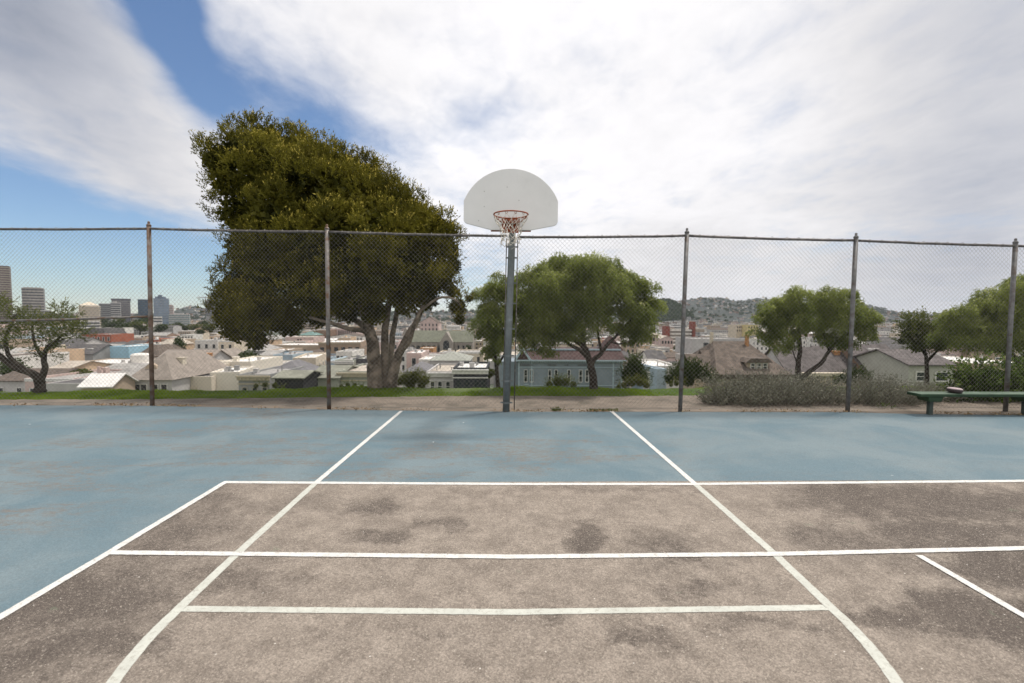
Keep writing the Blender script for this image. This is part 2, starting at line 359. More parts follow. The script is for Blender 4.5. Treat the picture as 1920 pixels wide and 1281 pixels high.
# key lanes: on the blue they are fresh white, on the asphalt older and greenish
kl = [G(752.5, 771), G(591, 907)]; kr = [G(1146, 771), G(1302, 907)]
ribbon('lane_line', kl, .056, .0035, mwhite); ribbon('lane_line', kr, .056, .0035, mwhite)
cxy = (G(332, 1146)+G(1558, 1140))/2; rad = (G(1558, 1140)-G(332, 1146)).length/2
def arc(sgn):
    pts = []
    for i in range(1, 40):
        a = math.radians(i*2.25); pts.append(Vector((cxy.x+sgn*rad*math.cos(a), cxy.y-rad*math.sin(a), 0)))
    return pts
ribbon('lane_line', [kl[1], G(440, 1043), G(333, 1144)]+arc(-1), .059, .0038, mold)
ribbon('lane_line', [kr[1], G(1455, 1042), G(1556, 1138)]+arc(1), .059, .0038, mold)
ribbon('free_throw_line', [G(345, 1143), G(960, 1149), G(1548, 1140.5)], .050, .0046, mold)
ribbon('tennis_line', [G(418, 905), G(960, 908.5), G(1300, 908.5), G(2500, 897)], .060, .0053, mwhite)
ribbon('tennis_line', [C1+Vector((0, .03, 0)), G(203, 1038), C0], .056, .0061, mwhite)
ribbon('tennis_line', [G(205, 1037.5), G(960, 1045.5), G(1445, 1040.5), G(1920, 1029.5), G(2500, 1015)], .054, .0069, mwhite)
ribbon('tennis_line', [G(1723, 1043), G(1920, 1157), G(2300, 1376)], .050, .0077, mwhite)
# dirt path beyond the fence
far_ed = [(-500, 748), (0, 748), (200, 748), (420, 746), (640, 744), (830, 742), (960, 741), (1150, 742), (1340, 740), (1600, 738), (1920, 736), (2400, 735)]
fe = []
for a, b_ in zip(far_ed[:-1], far_ed[1:]):
    n = max(2, int((b_[0]-a[0])/14))
    for k in range(n):
        p = G(a[0]+(b_[0]-a[0])*k/n, a[1]+(b_[1]-a[1])*k/n+random.uniform(-.7, .7)); fe.append((p.x, p.y))
flat('path', [(p.x, p.y-.3) for p in epts]+fe[::-1], -.012, mpath)

# ================================================================ FENCES
mgal = mat('weathered_steel', (.20, .185, .17), .55, .25, 14, metal=.35, col2=(.16, .095, .06), thr=(.48, .62), bump=.3, bscale=90)
mgal2 = mat('grey_post_steel', (.17, .165, .16), .55, .25, 14, metal=.3, col2=(.11, .085, .07), thr=(.5, .66), bump=.3, bscale=90)
mrust = mat('rusty_post_steel', (.17, .115, .085), .7, .3, 12, metal=.15, col2=(.21, .19, .175), thr=(.5, .62), bump=.3, bscale=90)
mrail = mat('dark_rail_steel', (.115, .105, .10), .6, .3, 20, metal=.3, col2=(.22, .20, .18), thr=(.5, .62))
mwire = mat('galvanised_wire', (.27, .26, .235), .55, .2, 5, metal=.2)
mpole = mat('galvanised_hoop_pole', (.17, .185, .185), .45, .14, 9, metal=.35, col2=(.27, .30, .31), thr=(.55, .75), bump=.15, bscale=60)
def P3(a, Y=None):   # post: (top px,py, base px,py)
    b = G(a[2], a[3]); tp = V(a[0], a[1], b.y); return b, tp
posts = [(-404, 418, -392, 757.5), (-66, 424, -57, 759), (279, 424, 285.5, 760), (613, 430, 617, 767)]
postsR = [(1288, 437, 1275, 771), (1605, 446, 1589, 770.5), (1904, 456, 1885, 770), (2215, 466, 2190, 770)]
poleB = G(948.5, 771.5); poleT = V(957, 455, poleB.y)
def lerp(a, b, t): return a+(b-a)*t
def mesh_panel(a, ta, b, tb, parent, zlo=.02, over=.03, seed=0, zcut=None):
    """woven diamond mesh between two posts; zigzag spirals, wires interlocked"""
    rg = np.random.default_rng(seed)
    Lh = (b-a).length; p = .0375; n = int(Lh/p); hz = p
    za = ta.z+over; zb = tb.z+over
    K = int((max(za, zb)-zlo)/hz)+1
    i = np.arange(n)[:, None]; k = np.arange(K+1)[None]
    odd = ((i+k) % 2)
    s = (i+.03+odd*1.0)*p + 0*k                                   # along
    s = np.clip(s, 0, Lh)
    f = s/Lh; z = zlo+k*hz+0*i
    ztop = za+(zb-za)*f; z = np.minimum(z, ztop)
    zt = ztop-zlo; lean = z/np.maximum(zt, .1)
    base = np.array(a)[None, None]*(1-f[..., None])+np.array(b)[None, None]*f[..., None]
    tt = np.array(ta)[None, None]*(1-f[..., None])+np.array(tb)[None, None]*f[..., None]
    P = base+(tt-base)*lean[..., None]; P[..., 2] = z
    ph = rg.uniform(0, 6, 4)
    P[..., 0] += .006*np.sin(z*2.1+ph[0]+s*1.1)+.004*np.sin(s*5+ph[1])
    P[..., 1] += .012*np.sin(s*2.2+ph[2])*np.sin(z*1.9+ph[3]) + .03 + .0028*np.where(odd == 1, 1, -1)
    P[..., 2] += .005*np.sin(s*3.3+ph[1])+ .02*np.sin(math.pi*f)*-.5
    r = .0023; off = np.array([(math.cos(q), math.sin(q)*1., 0) for q in (.5, 2.6, 4.7)])*r
    V_ = P[:, :, None, :]+off[None, None]
    idx = np.arange(n*(K+1)*3).reshape(n, K+1, 3)
    fs = []
    for q in range(3):
        q2 = (q+1) % 3
        fs.append(np.stack([idx[:, :-1, q], idx[:, :-1, q2], idx[:, 1:, q2], idx[:, 1:, q]], -1).reshape(-1, 4))
    return npmesh('chain_link_mesh', V_.reshape(-1, 3), np.concatenate(fs), mwire, parent)
t_ = MB(); t_.tube([(-.006, .024, .02), (0, 0, .026), (.004, -.025, .004), (0, -.01, -.025), (-.01, .024, -.03)], .0035, 5)
_o = t_.build('tie_wire', mwire); TIE = _o.data; bpy.data.objects.remove(_o)
def fence(label, pl_, end_first, end_last, mats_, seed):
    root = empty('chain_link_fence', pl_[0][0], label, 'fence'); o0 = Vector(pl_[0][0])
    par = root
    def rel(p): return Vector(p)-o0
    for i, (b, tp) in enumerate(pl_):
        if (i == 0 and end_first) or (i == len(pl_)-1 and end_last): continue
        m_ = MB(); r = .035
        m_.tube([rel(b)-Vector((0, 0, .1)), rel(lerp(b, tp, .5)), rel(tp)], r, 14); po = m_.build('post', mats_[i], par, True)
        c_ = MB(); q = rel(tp)
        c_.tube([q, q+Vector((0, 0, .018)), q+Vector((0, 0, .03)), q+Vector((0, 0, .045)), q+Vector((0, 0, .06)), q+Vector((0, 0, .078)), q+Vector((0, 0, .085))], [.039, .039, .028, .016, .022, .017, .004], 12)
        c_.build('post_cap', mats_[i], po, True)
    for i in range(len(pl_)-1):
        (a, ta), (b, tb) = pl_[i], pl_[i+1]
        ra = ta-Vector((0, 0, .045)); rb = tb-Vector((0, 0, .045))
        pts = [rel(lerp(ra, rb, k/10))+Vector((0, 0, -.012*math.sin(math.pi*k/10)+random.uniform(-.003, .003))) for k in range(11)]
        m_ = MB(); m_.tube(pts, .0215, 10); m_.build('top_rail', mrail, par, True)
        # twisted ties that hold the mesh on the rail
        for k in range(1, 12):
            q = rel(lerp(ra, rb, k/12+random.uniform(-.01, .01))); link('tie_wire', TIE, par, q)
        m_ = MB(); m_.tube([rel(lerp(a, b, k/8))+Vector((0, .03, .045+random.uniform(-.012, .012))) for k in range(9)], .003, 5); m_.build('bottom_wire', mwire, par)
        mo = mesh_panel(a, ra, b, rb, par, seed=seed+i); mo.location = -o0
    return root, rel
pole_left = (G(943.5, 771), V(950, 437.5, G(943.5, 771).y)); pole_right = (G(964, 771.5), V(971, 439.5, G(964, 771.5).y))
pl_left = [P3(p) for p in posts]+[pole_left]
pl_right = [pole_right]+[P3(p) for p in postsR]
fl, rel = fence('chain-link fence section left of the basketball pole, mid rail at its far left', pl_left, False, True, [mrust, mrust, mrust, mgal, None], 10)
m_ = MB(); 
for (a, ta), (b, tb), ya, yb in ((pl_left[0], pl_left[1], .47, .47), (pl_left[1], pl_left[2], .47, .50)):
    m_.tube([rel(lerp(a, ta, ya)), rel(lerp(a, ta, ya)).lerp(rel(lerp(b, tb, yb)), .5)+Vector((0, 0, -.01)), rel(lerp(b, tb, yb))], .02, 10)
m_.build('mid_rail', mgal, fl, True)
fr_, relR = fence('chain-link fence section right of the basketball pole, with dark posts above the lavender shrubs', pl_right, True, False, [None, mgal2, mgal2, mgal2, mgal2], 30)
# tension bars at both sides of the pole
for root, rl, pr in ((fl, rel, pole_left), (fr_, relR, pole_right)):
    m_ = MB(); m_.tube([rl(pr[0])+Vector((0, .02, .02)), rl(lerp(*pr, .97))+Vector((0, .02, 0))], .009, 8); m_.build('tension_bar', mrail, root, True)

# ================================================================ BASKETBALL HOOP
mboard = mat('backboard_paint', (.76, .755, .73), .6, .03, 2.2, col2=(.66, .65, .62), thr=(.55, .8), bump=.08, bscale=120)
mrimc = mat('orange_rim_paint', (.30, .075, .028), .5, .3, 30, col2=(.13, .045, .025), thr=(.5, .66))
mnet = mat('net_cord', (.60, .56, .49), .9, .2, 30, col2=(.36, .25, .19), thr=(.6, .75))
YB = 6.82
bc = V(958, 432, YB)                       # bottom centre of the board
hoop = empty('basketball_hoop', poleB, 'fan-shaped white backboard with orange rim and torn net on grey steel pole', 'basketball hoop')
def hr(p): return Vector(p)-poleB
top = Vector((poleT.x+.03, poleT.y, 3.02))
ctrl = [poleB-Vector((0, 0, .1)), lerp(poleB, top, .5), top, top+Vector((0.005, -.05, .14)), top+Vector((.01, -.2, .27)), top+Vector((.02, -.45, .36)), Vector((bc.x, YB+.16, 3.42))]
b_ = MB(); b_.tube([hr(p) for p in ctrl], [.060, .060, .0585, .058, .057, .056, .056], 20); pole = b_.build('pole', mpole, hoop, True)
for py in (463, 483.5, 531, 569, 617, 667, 714, 755):
    t_ = (771.5-py)/(771.5-447); c0 = hr(lerp(poleB, top, t_*3.02/3.02))
    zc = V(950, py, poleB.y).z; c0 = hr(lerp(poleB, top, zc/3.02))
    b_ = MB(); b_.tube([c0-Vector((0, 0, .013)), c0+Vector((0, 0, .013))], .0635, 20)
    b_.box(c0.x-.098, c0.x-.058, c0.y-.006, c0.y+.02, c0.z-.011, c0.z+.011); b_.box(c0.x+.058, c0.x+.105, c0.y-.006, c0.y+.02, c0.z-.011, c0.z+.011)
    b_.tube([(c0.x+.085, c0.y-.035, c0.z), (c0.x+.085, c0.y+.03, c0.z)], .007, 6); b_.tube([(c0.x-.085, c0.y-.035, c0.z), (c0.x-.085, c0.y+.03, c0.z)], .007, 6)
    b_.build('clamp_band', mpole, hoop)
# board outline
def bp(px, py): q = V(px, py, YB); return (q.x, q.z)
out = [(920, 431.5), (935, 431.8), (995, 431.5)]
out = [(921, 431.3), (995, 431.8), (1036, 424.0)]
for a in range(0, 6):
    an = R(-78+a*78/5.0); out.append((1037+9*math.cos(an)-0, 415.0-8.5*math.sin(an)))
out += [(1046.5, 378)]
ca, cb, Rr = 958, 316+96.5, 96.5
a0 = math.degrees(math.atan2(cb-378, 88)); 
for k in range(1, 30):
    an = R(a0+(180-2*a0)*k/30+0); out.append((ca+95.2*math.cos(an), cb-Rr*math.sin(an)))
out += [(869.5, 376), (869.2, 410)]
for a in range(0, 6):
    an = R(180+a*75/5.0); out.append((878+9*math.cos(an), 411-8.5*math.sin(an)))
poly = [bp(*p) for p in out]
b_ = MB(); b_.prism([(x-poleB.x, z) for x, z in poly], 'y', YB-poleB.y, YB+.035-poleB.y)
bd = b_.build('backboard', mboard, hoop, bevel=.006)
mscr = mat('bolt_head', (.33, .32, .30), .5, .1)
b_ = MB()
for px, py in ((908, 387.5), (951, 351), (973, 376), (908, 359), (897.5, 414)):
    q = hr(V(px, py, YB)); b_.tube([q+Vector((0, -.006, 0)), q+Vector((0, .01, 0))], .006, 8)
b_.build('bolt', mscr, bd)
# steel mount behind and below the board
zr = V(958, 402.5, YB-.38).z; xr = V(958, 402, YB-.38).x
b_ = MB(); q = hr((bc.x, YB, 0))
b_.box(q.x-.29, q.x+.29, q.y+.038, q.y+.075, bc.z-.008, bc.z+.03)
b_.box(q.x-.29, q.x+.29, q.y+.04, q.y+.075, bc.z+.5, bc.z+.55)
for s in (-1, 1):
    b_.tube([(q.x+s*.13, q.y+.07, bc.z+.02), (q.x+s*.06, q.y+.35, bc.z+.3), (q.x+s*.05, q.y+.8, 3.33)], .016, 8)
    b_.box(q.x+s*.2-.02, q.x+s*.2+.02, q.y+.038, q.y+.07, bc.z, bc.z+.52)
b_.build('board_bracket', mrimc, hoop)
b_ = MB()
b_.prism([(-.12, zr-.18), (.12, zr-.18), (.13, zr+.03), (-.13, zr+.03)], 'y', YB-.012-poleB.y, YB-poleB.y-.002)
for v in range(len(b_.v)): b_.v[v] = (b_.v[v][0]+hr((xr, 0, 0)).x, b_.v[v][1], b_.v[v][2])
q = hr((xr, YB, zr)); q.z = zr
b_.box(q.x-.095, q.x-.075, q.y-.14, q.y-.014, zr-.075, zr-.012); b_.box(q.x+.075, q.x+.095, q.y-.14, q.y-.014, zr-.075, zr-.012)
b_.box(q.x-.07, q.x+.07, q.y-.15, q.y-.014, zr-.06, zr-.02)
b_.build('rim_bracket', mrimc, hoop)
rc = Vector((xr, YB-.38, zr)); rcl = hr(rc); rcl.z = zr; RR = .232
b_ = MB()
b_.tube([rcl+Vector((RR*math.cos(a), RR*math.sin(a), 0)) for a in [2*math.pi*k/48 for k in range(49)]], .0095, 10, cap=False)
for s in (-1, 1):
    b_.tube([rcl+Vector((s*RR*.95, RR*.35, -.012)), rcl+Vector((s*.15, .30, -.03)), rcl+Vector((s*.1, .37, -.05))], .008, 8)
rim = b_.build('rim', mrimc, hoop, True)
b_ = MB()
for k in range(12):
    a = 2*math.pi*(k+.5)/12; c_ = rcl+Vector((RR*math.cos(a), RR*math.sin(a), -.012)); tn = Vector((-math.sin(a), math.cos(a), 0))
    b_.tube([c_-tn*.013+Vector((0, 0, .006)), c_-tn*.012-Vector((0, 0, .016)), c_-Vector((0, 0, .023)), c_+tn*.012-Vector((0, 0, .016)), c_+tn*.013+Vector((0, 0, .006))], .0035, 6)
b_.build('net_hook', mrimc, rim, True)
# net: twelve pairs of cords that cross in diamonds, torn and hanging askew
b_ = MB(); rn = random.Random(5)
prof = [(0, RR), (.075, .205), (.15, .165), (.215, .135), (.28, .12), (.345, .118), (.405, .122)]
nodes = {}
for j, (dz, r_) in enumerate(prof):
    for k in range(12):
        a = 2*math.pi*(k+.5+.5*(j % 2))/12
        jit = .006+.012*j*.6
        nodes[j, k] = rcl+Vector((r_*math.cos(a)+rn.uniform(-jit, jit)-.012*(j/6), r_*math.sin(a)+rn.uniform(-jit, jit), -.02-dz+(rn.uniform(-.02, .02) if j > 2 else 0)+(.05*max(0, math.cos(a-.9)) if j > 4 else 0)))
for j in range(6):
    for k in range(12):
        for kk in ((k, (k-1) % 12) if j % 2 == 0 else (k, (k+1) % 12)):
            if j >= 3 and rn.random() < .13: continue
            p, q = nodes[j, k], nodes[j+1, kk]
            mid = (p+q)/2+Vector((rn.uniform(-.008, .008), rn.uniform(-.008, .008), -.006 if j else -.012))
            b_.tube([p, mid, q], .0042, 5)
for k in range(16):   # loose ends
    p = nodes[rn.choice((4, 5, 6)), rn.randrange(12)]; b_.tube([p, p+Vector((rn.uniform(-.03, .03), rn.uniform(-.02, .02), -.03)), p+Vector((rn.uniform(-.05, .05), rn.uniform(-.03, .03), -.06))], .003, 5)
b_.build('net', mnet, hoop, True)

# ================================================================ BENCH AND THE THING ON IT
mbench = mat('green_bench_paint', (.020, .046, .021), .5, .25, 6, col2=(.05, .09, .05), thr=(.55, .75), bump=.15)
mbtop = mat('pale_green_bench_top', (.14, .19, .14), .6, .2, 8, col2=(.08, .15, .09), thr=(.5, .66), bump=.2)  # seat top in a paler green than its sides
mleg = mat('dark_bench_leg', (.055, .07, .06), .6, .25, 8, col2=(.10, .06, .045), thr=(.55, .7))
LB = G(1743, 777.5); zt = V(1743, 739.5, LB.y-.12).z; xl = V(1727, 739, LB.y-.12).x
bench = empty('bench', LB, 'long green backless bench with a single plank seat in front of the chain-link fence', 'bench')
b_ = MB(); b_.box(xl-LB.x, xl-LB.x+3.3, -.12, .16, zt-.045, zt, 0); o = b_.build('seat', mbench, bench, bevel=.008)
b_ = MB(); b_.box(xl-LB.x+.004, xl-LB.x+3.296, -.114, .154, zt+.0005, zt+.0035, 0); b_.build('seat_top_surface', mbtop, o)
for lx in (0., 1.62, 3.0):
    b_ = MB(); b_.box(lx-.032, lx+.032, -.03, .035, -.05, zt-.12); b_.build('leg', mleg, bench, bevel=.006)
    b_ = MB(); b_.prism([(lx-.13, zt-.047), (lx-.10, zt-.13), (lx+.10, zt-.13), (lx+.13, zt-.047)], 'y', -.10, .13); b_.build('seat_bracket', mbench, bench, bevel=.006)
mpink = mat('pale_pink_top', (.55, .44, .44), .6, .08, 8); mdk = mat('dark_brown_side', (.055, .04, .04), .6, .2, 8)
q = V(1790, 737, LB.y); q.z = zt+.004
cap = empty('hat', q, 'small dark brown hat with pale pink crown top lying on the green bench', 'hat')
def lathe(name, prof, m, par, n=28, sx=1, sy=1, tilt=0):
    b = MB(); 
    for r_, z in prof:
        for k in range(n):
            a = 2*math.pi*k/n; b.v.append((r_*sx*math.cos(a), r_*sy*math.sin(a), z+tilt*r_*math.cos(a)))
    for i in range(len(prof)-1):
        for k in range(n): b.f.append((i*n+k, i*n+(k+1) % n, (i+1)*n+(k+1) % n, (i+1)*n+k)); b.m.append(0)
    b.f.append(tuple(range((len(prof)-1)*n, len(prof)*n))); b.m.append(0); b.f.append(tuple(range(n))[::-1]); b.m.append(0)
    return b.build(name, m, par, True)
lathe('side', [(.06, 0.0), (.088, .006), (.10, .03), (.108, .052), (.104, .064)], mdk, cap, tilt=-.08)
lathe('crown_top', [(.103, .064), (.098, .078), (.08, .086), (.05, .091), (.01, .093)], mpink, cap, tilt=-.08)

# ================================================================ VEGETATION
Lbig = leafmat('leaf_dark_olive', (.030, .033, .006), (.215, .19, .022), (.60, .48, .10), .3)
Lmay = leafmat('leaf_willow_green', (.085, .115, .026), (.35, .39, .11), (.62, .62, .30), .6)
Lolv = leafmat('leaf_olive_brown', (.06, .072, .022), (.15, .17, .045), (.27, .27, .10), .4)
Ldark = leafmat('leaf_shrub_dark', (.03, .045, .014), (.07, .095, .028), (.13, .15, .05), .25)
Lyel = leafmat('leaf_shrub_yellow', (.09, .10, .03), (.17, .18, .05), (.34, .32, .07), .3)
Lshr = leafmat('leaf_shrub_green', (.045, .075, .015), (.12, .17, .035), (.24, .30, .08), .35)
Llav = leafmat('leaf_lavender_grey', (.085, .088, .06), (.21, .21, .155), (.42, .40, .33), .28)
Lgr = leafmat('grass_blade', (.10, .17, .016), (.26, .36, .035), (.44, .48, .10), .58)
mbark_l = mat('pale_bark', (.21, .17, .13), .9, .35, 5, col2=(.075, .06, .045), thr=(.46, .6), bump=.9, bscale=14)
mbark_d = mat('dark_bark', (.045, .035, .028), .95, .35, 6, col2=(.09, .075, .06), thr=(.5, .65), bump=.9, bscale=18)
mtwig = mat('grey_twig', (.20, .165, .14), .9, .2, 5)

def crown_lobes(lobes, base, Y):
    """pixel circles on the tree's own plane -> (centre, radius) in metres around the tree base"""
    res = []
    for l in lobes:
        px, py, r = l[:3]; dy = l[3] if len(l) > 3 else 0
        q = V(px, py, Y+dy); res.append((np.array(q-base), r*(Y+dy)/F))
    return res
def subl(lobes, n, f):
    res = []
    for c, r in lobes:
        d = sph(n); d[:, 2] = np.where(d[:, 2] < -.55, -d[:, 2], d[:, 2])
        for q in d: res.append((c+q*r*(.66+.24*RNG.random()), r*f*(.7+.7*RNG.random())))
    return res
def bushy(name, lobes, dens, L, Wd, m, par, up=.35, droop=0, shell=.32, spray=7, core=None, flat_=1.0, sub=0):
    big_l = lobes
    if sub: lobes = subl(lobes, sub, .31)
    Ps, Ds, Ts = [], [], []
    for c, r in lobes:
        ns = int(dens*r*r); d = sph(ns); d[:, 2] = np.where(d[:, 2] < -.5, -d[:, 2], d[:, 2])
        # lumpy surface: clumps in and out
        lump = 1+.22*np.sin(d[:, 0]*7+c[0]*3)*np.sin(d[:, 1]*6+c[1])*np.sin(d[:, 2]*8+c[2]*2)+.08*np.sin(d[:, 0]*19+c[2])*np.sin(d[:, 2]*17+c[0])
        rr = r*lump*(1-shell*RNG.random(ns)**1.6)
        P = c+d*rr[:, None]*np.array([1, flat_, 1])
        ax = nrm(d+np.array([0, 0, up])+RNG.normal(size=(ns, 3))*.35)
        P = np.repeat(P, spray, 0); ax = np.repeat(ax, spray, 0); n = len(P)
        tpos = np.tile(np.linspace(0, 1, spray), ns)[:, None]
        ln = (L*2.3)*(0.6+.8*np.repeat(RNG.random(ns), spray))[:, None]
        P = P+ax*tpos*ln + RNG.normal(size=(n, 3))*L*.12
        if droop: P[:, 2] -= (tpos[:, 0]**1.5)*droop
        dd = nrm(ax*(1.0)+RNG.normal(size=(n, 3))*.55)
        if droop: dd = nrm(dd*.5+np.array([0, 0, -1.0]))
        Ps.append(P); Ds.append(dd); Ts.append(np.clip(.45*tpos[:, 0]*RNG.random(n)+.38*RNG.random(n)+.34*np.repeat(d[:, 2], spray)+.06, 0, 1))  # upward-facing leaves get a lighter tint, sunlit clump tops put into the colour
    P = np.concatenate(Ps); D = np.concatenate(Ds); T = np.concatenate(Ts)
    V_, Fq = leafgeo(P, D, L*(.7+.6*RNG.random(len(P))), Wd*(.7+.6*RNG.random(len(P))))
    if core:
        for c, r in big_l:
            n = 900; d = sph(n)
            # inner leaves at the darkest tint: the crown's inner shade painted in
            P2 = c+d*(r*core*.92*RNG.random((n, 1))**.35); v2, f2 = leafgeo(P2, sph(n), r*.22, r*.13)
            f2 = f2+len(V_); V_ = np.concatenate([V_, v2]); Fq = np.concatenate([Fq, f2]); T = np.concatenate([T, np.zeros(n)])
    return npmesh(name, V_, Fq, m, par, tint=T)
def limb(b, pts, r0, r1, base, Y, n=9, wob=.03):
    P = [V(p[0], p[1], Y+(p[2] if len(p) > 2 else 0))-base for p in pts]
    Q = []
    for i in range(len(P)-1):
        for k in range(4):
            u = k/4; p0 = P[max(i-1, 0)]; p1 = P[i]; p2 = P[i+1]; p3 = P[min(i+2, len(P)-1)]
            Q.append(.5*((2*p1)+(p2-p0)*u+(2*p0-5*p1+4*p2-p3)*u*u+(3*p1-p0-3*p2+p3)*u**3)+Vector((random.uniform(-1, 1), random.uniform(-1, 1), 0))*wob*r0*3)
    Q.append(P[-1]); N = len(Q)
    b.tube(Q, [r0+(r1-r0)*(i/(N-1))**.8 + (r0*.25 if i == 0 else 0) for i in range(N)], n)

# --- the big dark tree
TY = 10.6; tb = V(722, 729, TY); tb.z = G1(tb.x, TY)
big = empty('evergreen_tree', tb, 'tallest tree, big dark olive-green leaning crown on several pale trunks left of the hoop', 'tree')
b_ = MB()
limb(b_, [(706, 731), (702, 690), (700, 650), (690, 610), (676, 560), (650, 500)], .20, .07, tb, TY, 12)
limb(b_, [(722, 731, .1), (722, 690, .15), (722, 650, .2), (724, 600, .3), (735, 540, .3)], .13, .06, tb, TY, 10)
limb(b_, [(733, 731, -.05), (738, 700, -.05), (748, 665, 0), (765, 630, 0), (782, 600, .1), (800, 560, .2)], .14, .045, tb, TY, 10)
limb(b_, [(727, 715, .25), (732, 670, .3), (736, 630, .35), (745, 580, .4)], .10, .05, tb, TY, 9)
limb(b_, [(752, 660, 0), (768, 640, -.2), (778, 605, -.3), (790, 580, -.3)], .055, .03, tb, TY, 8)
limb(b_, [(698, 630, 0), (680, 620, -.2), (655, 617, -.4), (620, 606, -.5), (580, 595, -.5)], .075, .03, tb, TY, 8)
limb(b_, [(700, 640, .1), (680, 610, .3), (640, 590, .5), (560, 570, .6), (470, 600, .6)], .09, .03, tb, TY, 8)
limb(b_, [(780, 590, 0), (820, 560, 0), (850, 560, 0), (865, 575, 0)], .04, .012, tb, TY, 6)
b_.build('trunk', mbark_l, big, True)
LB_ = [(412, 303, 42), (455, 285, 50), (500, 268, 44, .2), (545, 290, 48), (430, 340, 45), (500, 330, 65, -.5), (600, 300, 42, .2), (575, 350, 70, -.6), (640, 320, 46), (640, 390, 75, -.6), (690, 340, 42, .2), (712, 382, 52),
       (760, 400, 48), (770, 440, 55, -.4), (815, 432, 40), (835, 465, 38), (450, 400, 50), (520, 420, 75, -.8), (610, 460, 80, -1.), (700, 450, 80, -.9), (462, 470, 50), (520, 500, 75, -.7), (450, 540, 48), (600, 540, 75, -.8), (690, 520, 75, -1.), (765, 510, 60, -.6),
       (820, 520, 45), (430, 590, 40), (445, 615, 42, .2), (480, 590, 60, -.4), (540, 600, 45, .3), (480, 640, 27, .3), (600, 590, 36, .4), (650, 580, 38, -.2), (700, 585, 38, -.4), (760, 565, 42, -.2), (800, 560, 32), (850, 500, 22), (848, 545, 17), (858, 575, 24), (862, 600, 15), (880, 560, 10)]
lob = [(c, r*.95) for c, r in crown_lobes(LB_, tb, TY+.3)]
lob += [(c+np.array([.1*math.sin(i*3.), .75, .05]), r*.9) for i, (c, r) in enumerate(lob) if r > .55]
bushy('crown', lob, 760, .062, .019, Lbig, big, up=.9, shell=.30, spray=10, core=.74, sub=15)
# thin shoots that stick out above the crown
b_ = MB()
for px, py, dx, dy in ((540, 262, 3, -42), (548, 262, -6, -36), (722, 330, 10, -28), (735, 345, 12, -26), (800, 385, 4, -34), (700, 320, 3, -30), (602, 262, -6, -16), (655, 300, 4, -26)):
    p = V(px, py+15, TY+.5)-tb; q = V(px+dx, py+dy, TY+.5)-tb
    b_.tube([p, p.lerp(q, .5)+Vector((.02, 0, 0)), q], [.008, .005, .002], 5)
    for k in range(5):
        a = p.lerp(q, .35+.13*k); b_.tube([a, a+Vector((random.choice((-1, 1))*random.uniform(.03, .09), 0, .06))], [.003, .001], 4)
b_.build('shoot', mtwig, big)

# --- weeping light-green trees
def weeping(name, lobes, L, m, par, dens=480, strand=.42, leaves=11):
    lobes = subl(lobes, 9, .42)
    Ps, Ds, Ts = [], [], []
    for c, r in lobes:
        ns = int(dens*r*r*4); d = sph(ns); d[:, 2] = np.where(d[:, 2] < -.25, -d[:, 2], d[:, 2])
        rr = r*(1-.45*RNG.random(ns)**1.5)*(1+.24*np.sin(d[:, 0]*8+c[0]*5)*np.sin(d[:, 2]*7)*np.sin(d[:, 1]*6+c[2]))
        P0 = c+d*rr[:, None]; ln = strand*(.5+.8*RNG.random(ns))*min(1, r/.45)
        tt = np.linspace(0, 1, leaves)[None, :]
        out = nrm(d*np.array([1, 1, .3])+RNG.normal(size=(ns, 3))*.3)
        P = P0[:, None]+out[:, None]*(ln[:, None]*.42*(1-(1-tt)**2))[..., None]
        P[..., 2] += ln[:, None]*(.16*np.sin(tt*2.2)-.85*tt**1.9)
        P += RNG.normal(size=P.shape)*.012
        D = out[:, None]*(.55-.4*tt)[..., None]+np.array([0, 0, -.75])*tt[..., None]+RNG.normal(size=P.shape)*.35
        Ps.append(P.reshape(-1, 3)); Ds.append(D.reshape(-1, 3))
        Ts.append((.28*RNG.random((ns, 1))+.30*RNG.random((ns, leaves))+.50*np.clip(d[:, 2:3], 0, 1)-.02+0*tt).ravel())  # strands facing up are tinted paler, painting the light on the crown top
    P = np.concatenate(Ps); D = np.concatenate(Ds); T = np.clip(np.concatenate(Ts), 0, 1)
    V_, Fq = leafgeo(P, D, L*(.7+.6*RNG.random(len(P))), L*.30)
    return npmesh(name, V_, Fq, m, par, tint=T)
def tree(name, label, px, Y, limbs, lobes, barkm, build, py=None, cat='tree', group=None):
    b = V(px, 728, Y); b.z = G1(b.x, Y)-.02
    root = empty(name, b, label, cat, group)
    mb = MB()
    for pts, r0, r1 in limbs: limb(mb, pts, r0, r1, b, Y, 10)
    if limbs: mb.build('trunk', barkm, root, True)
    build(crown_lobes(lobes, b, Y), root); return root
WG = 'weeping green trees along the park edge'
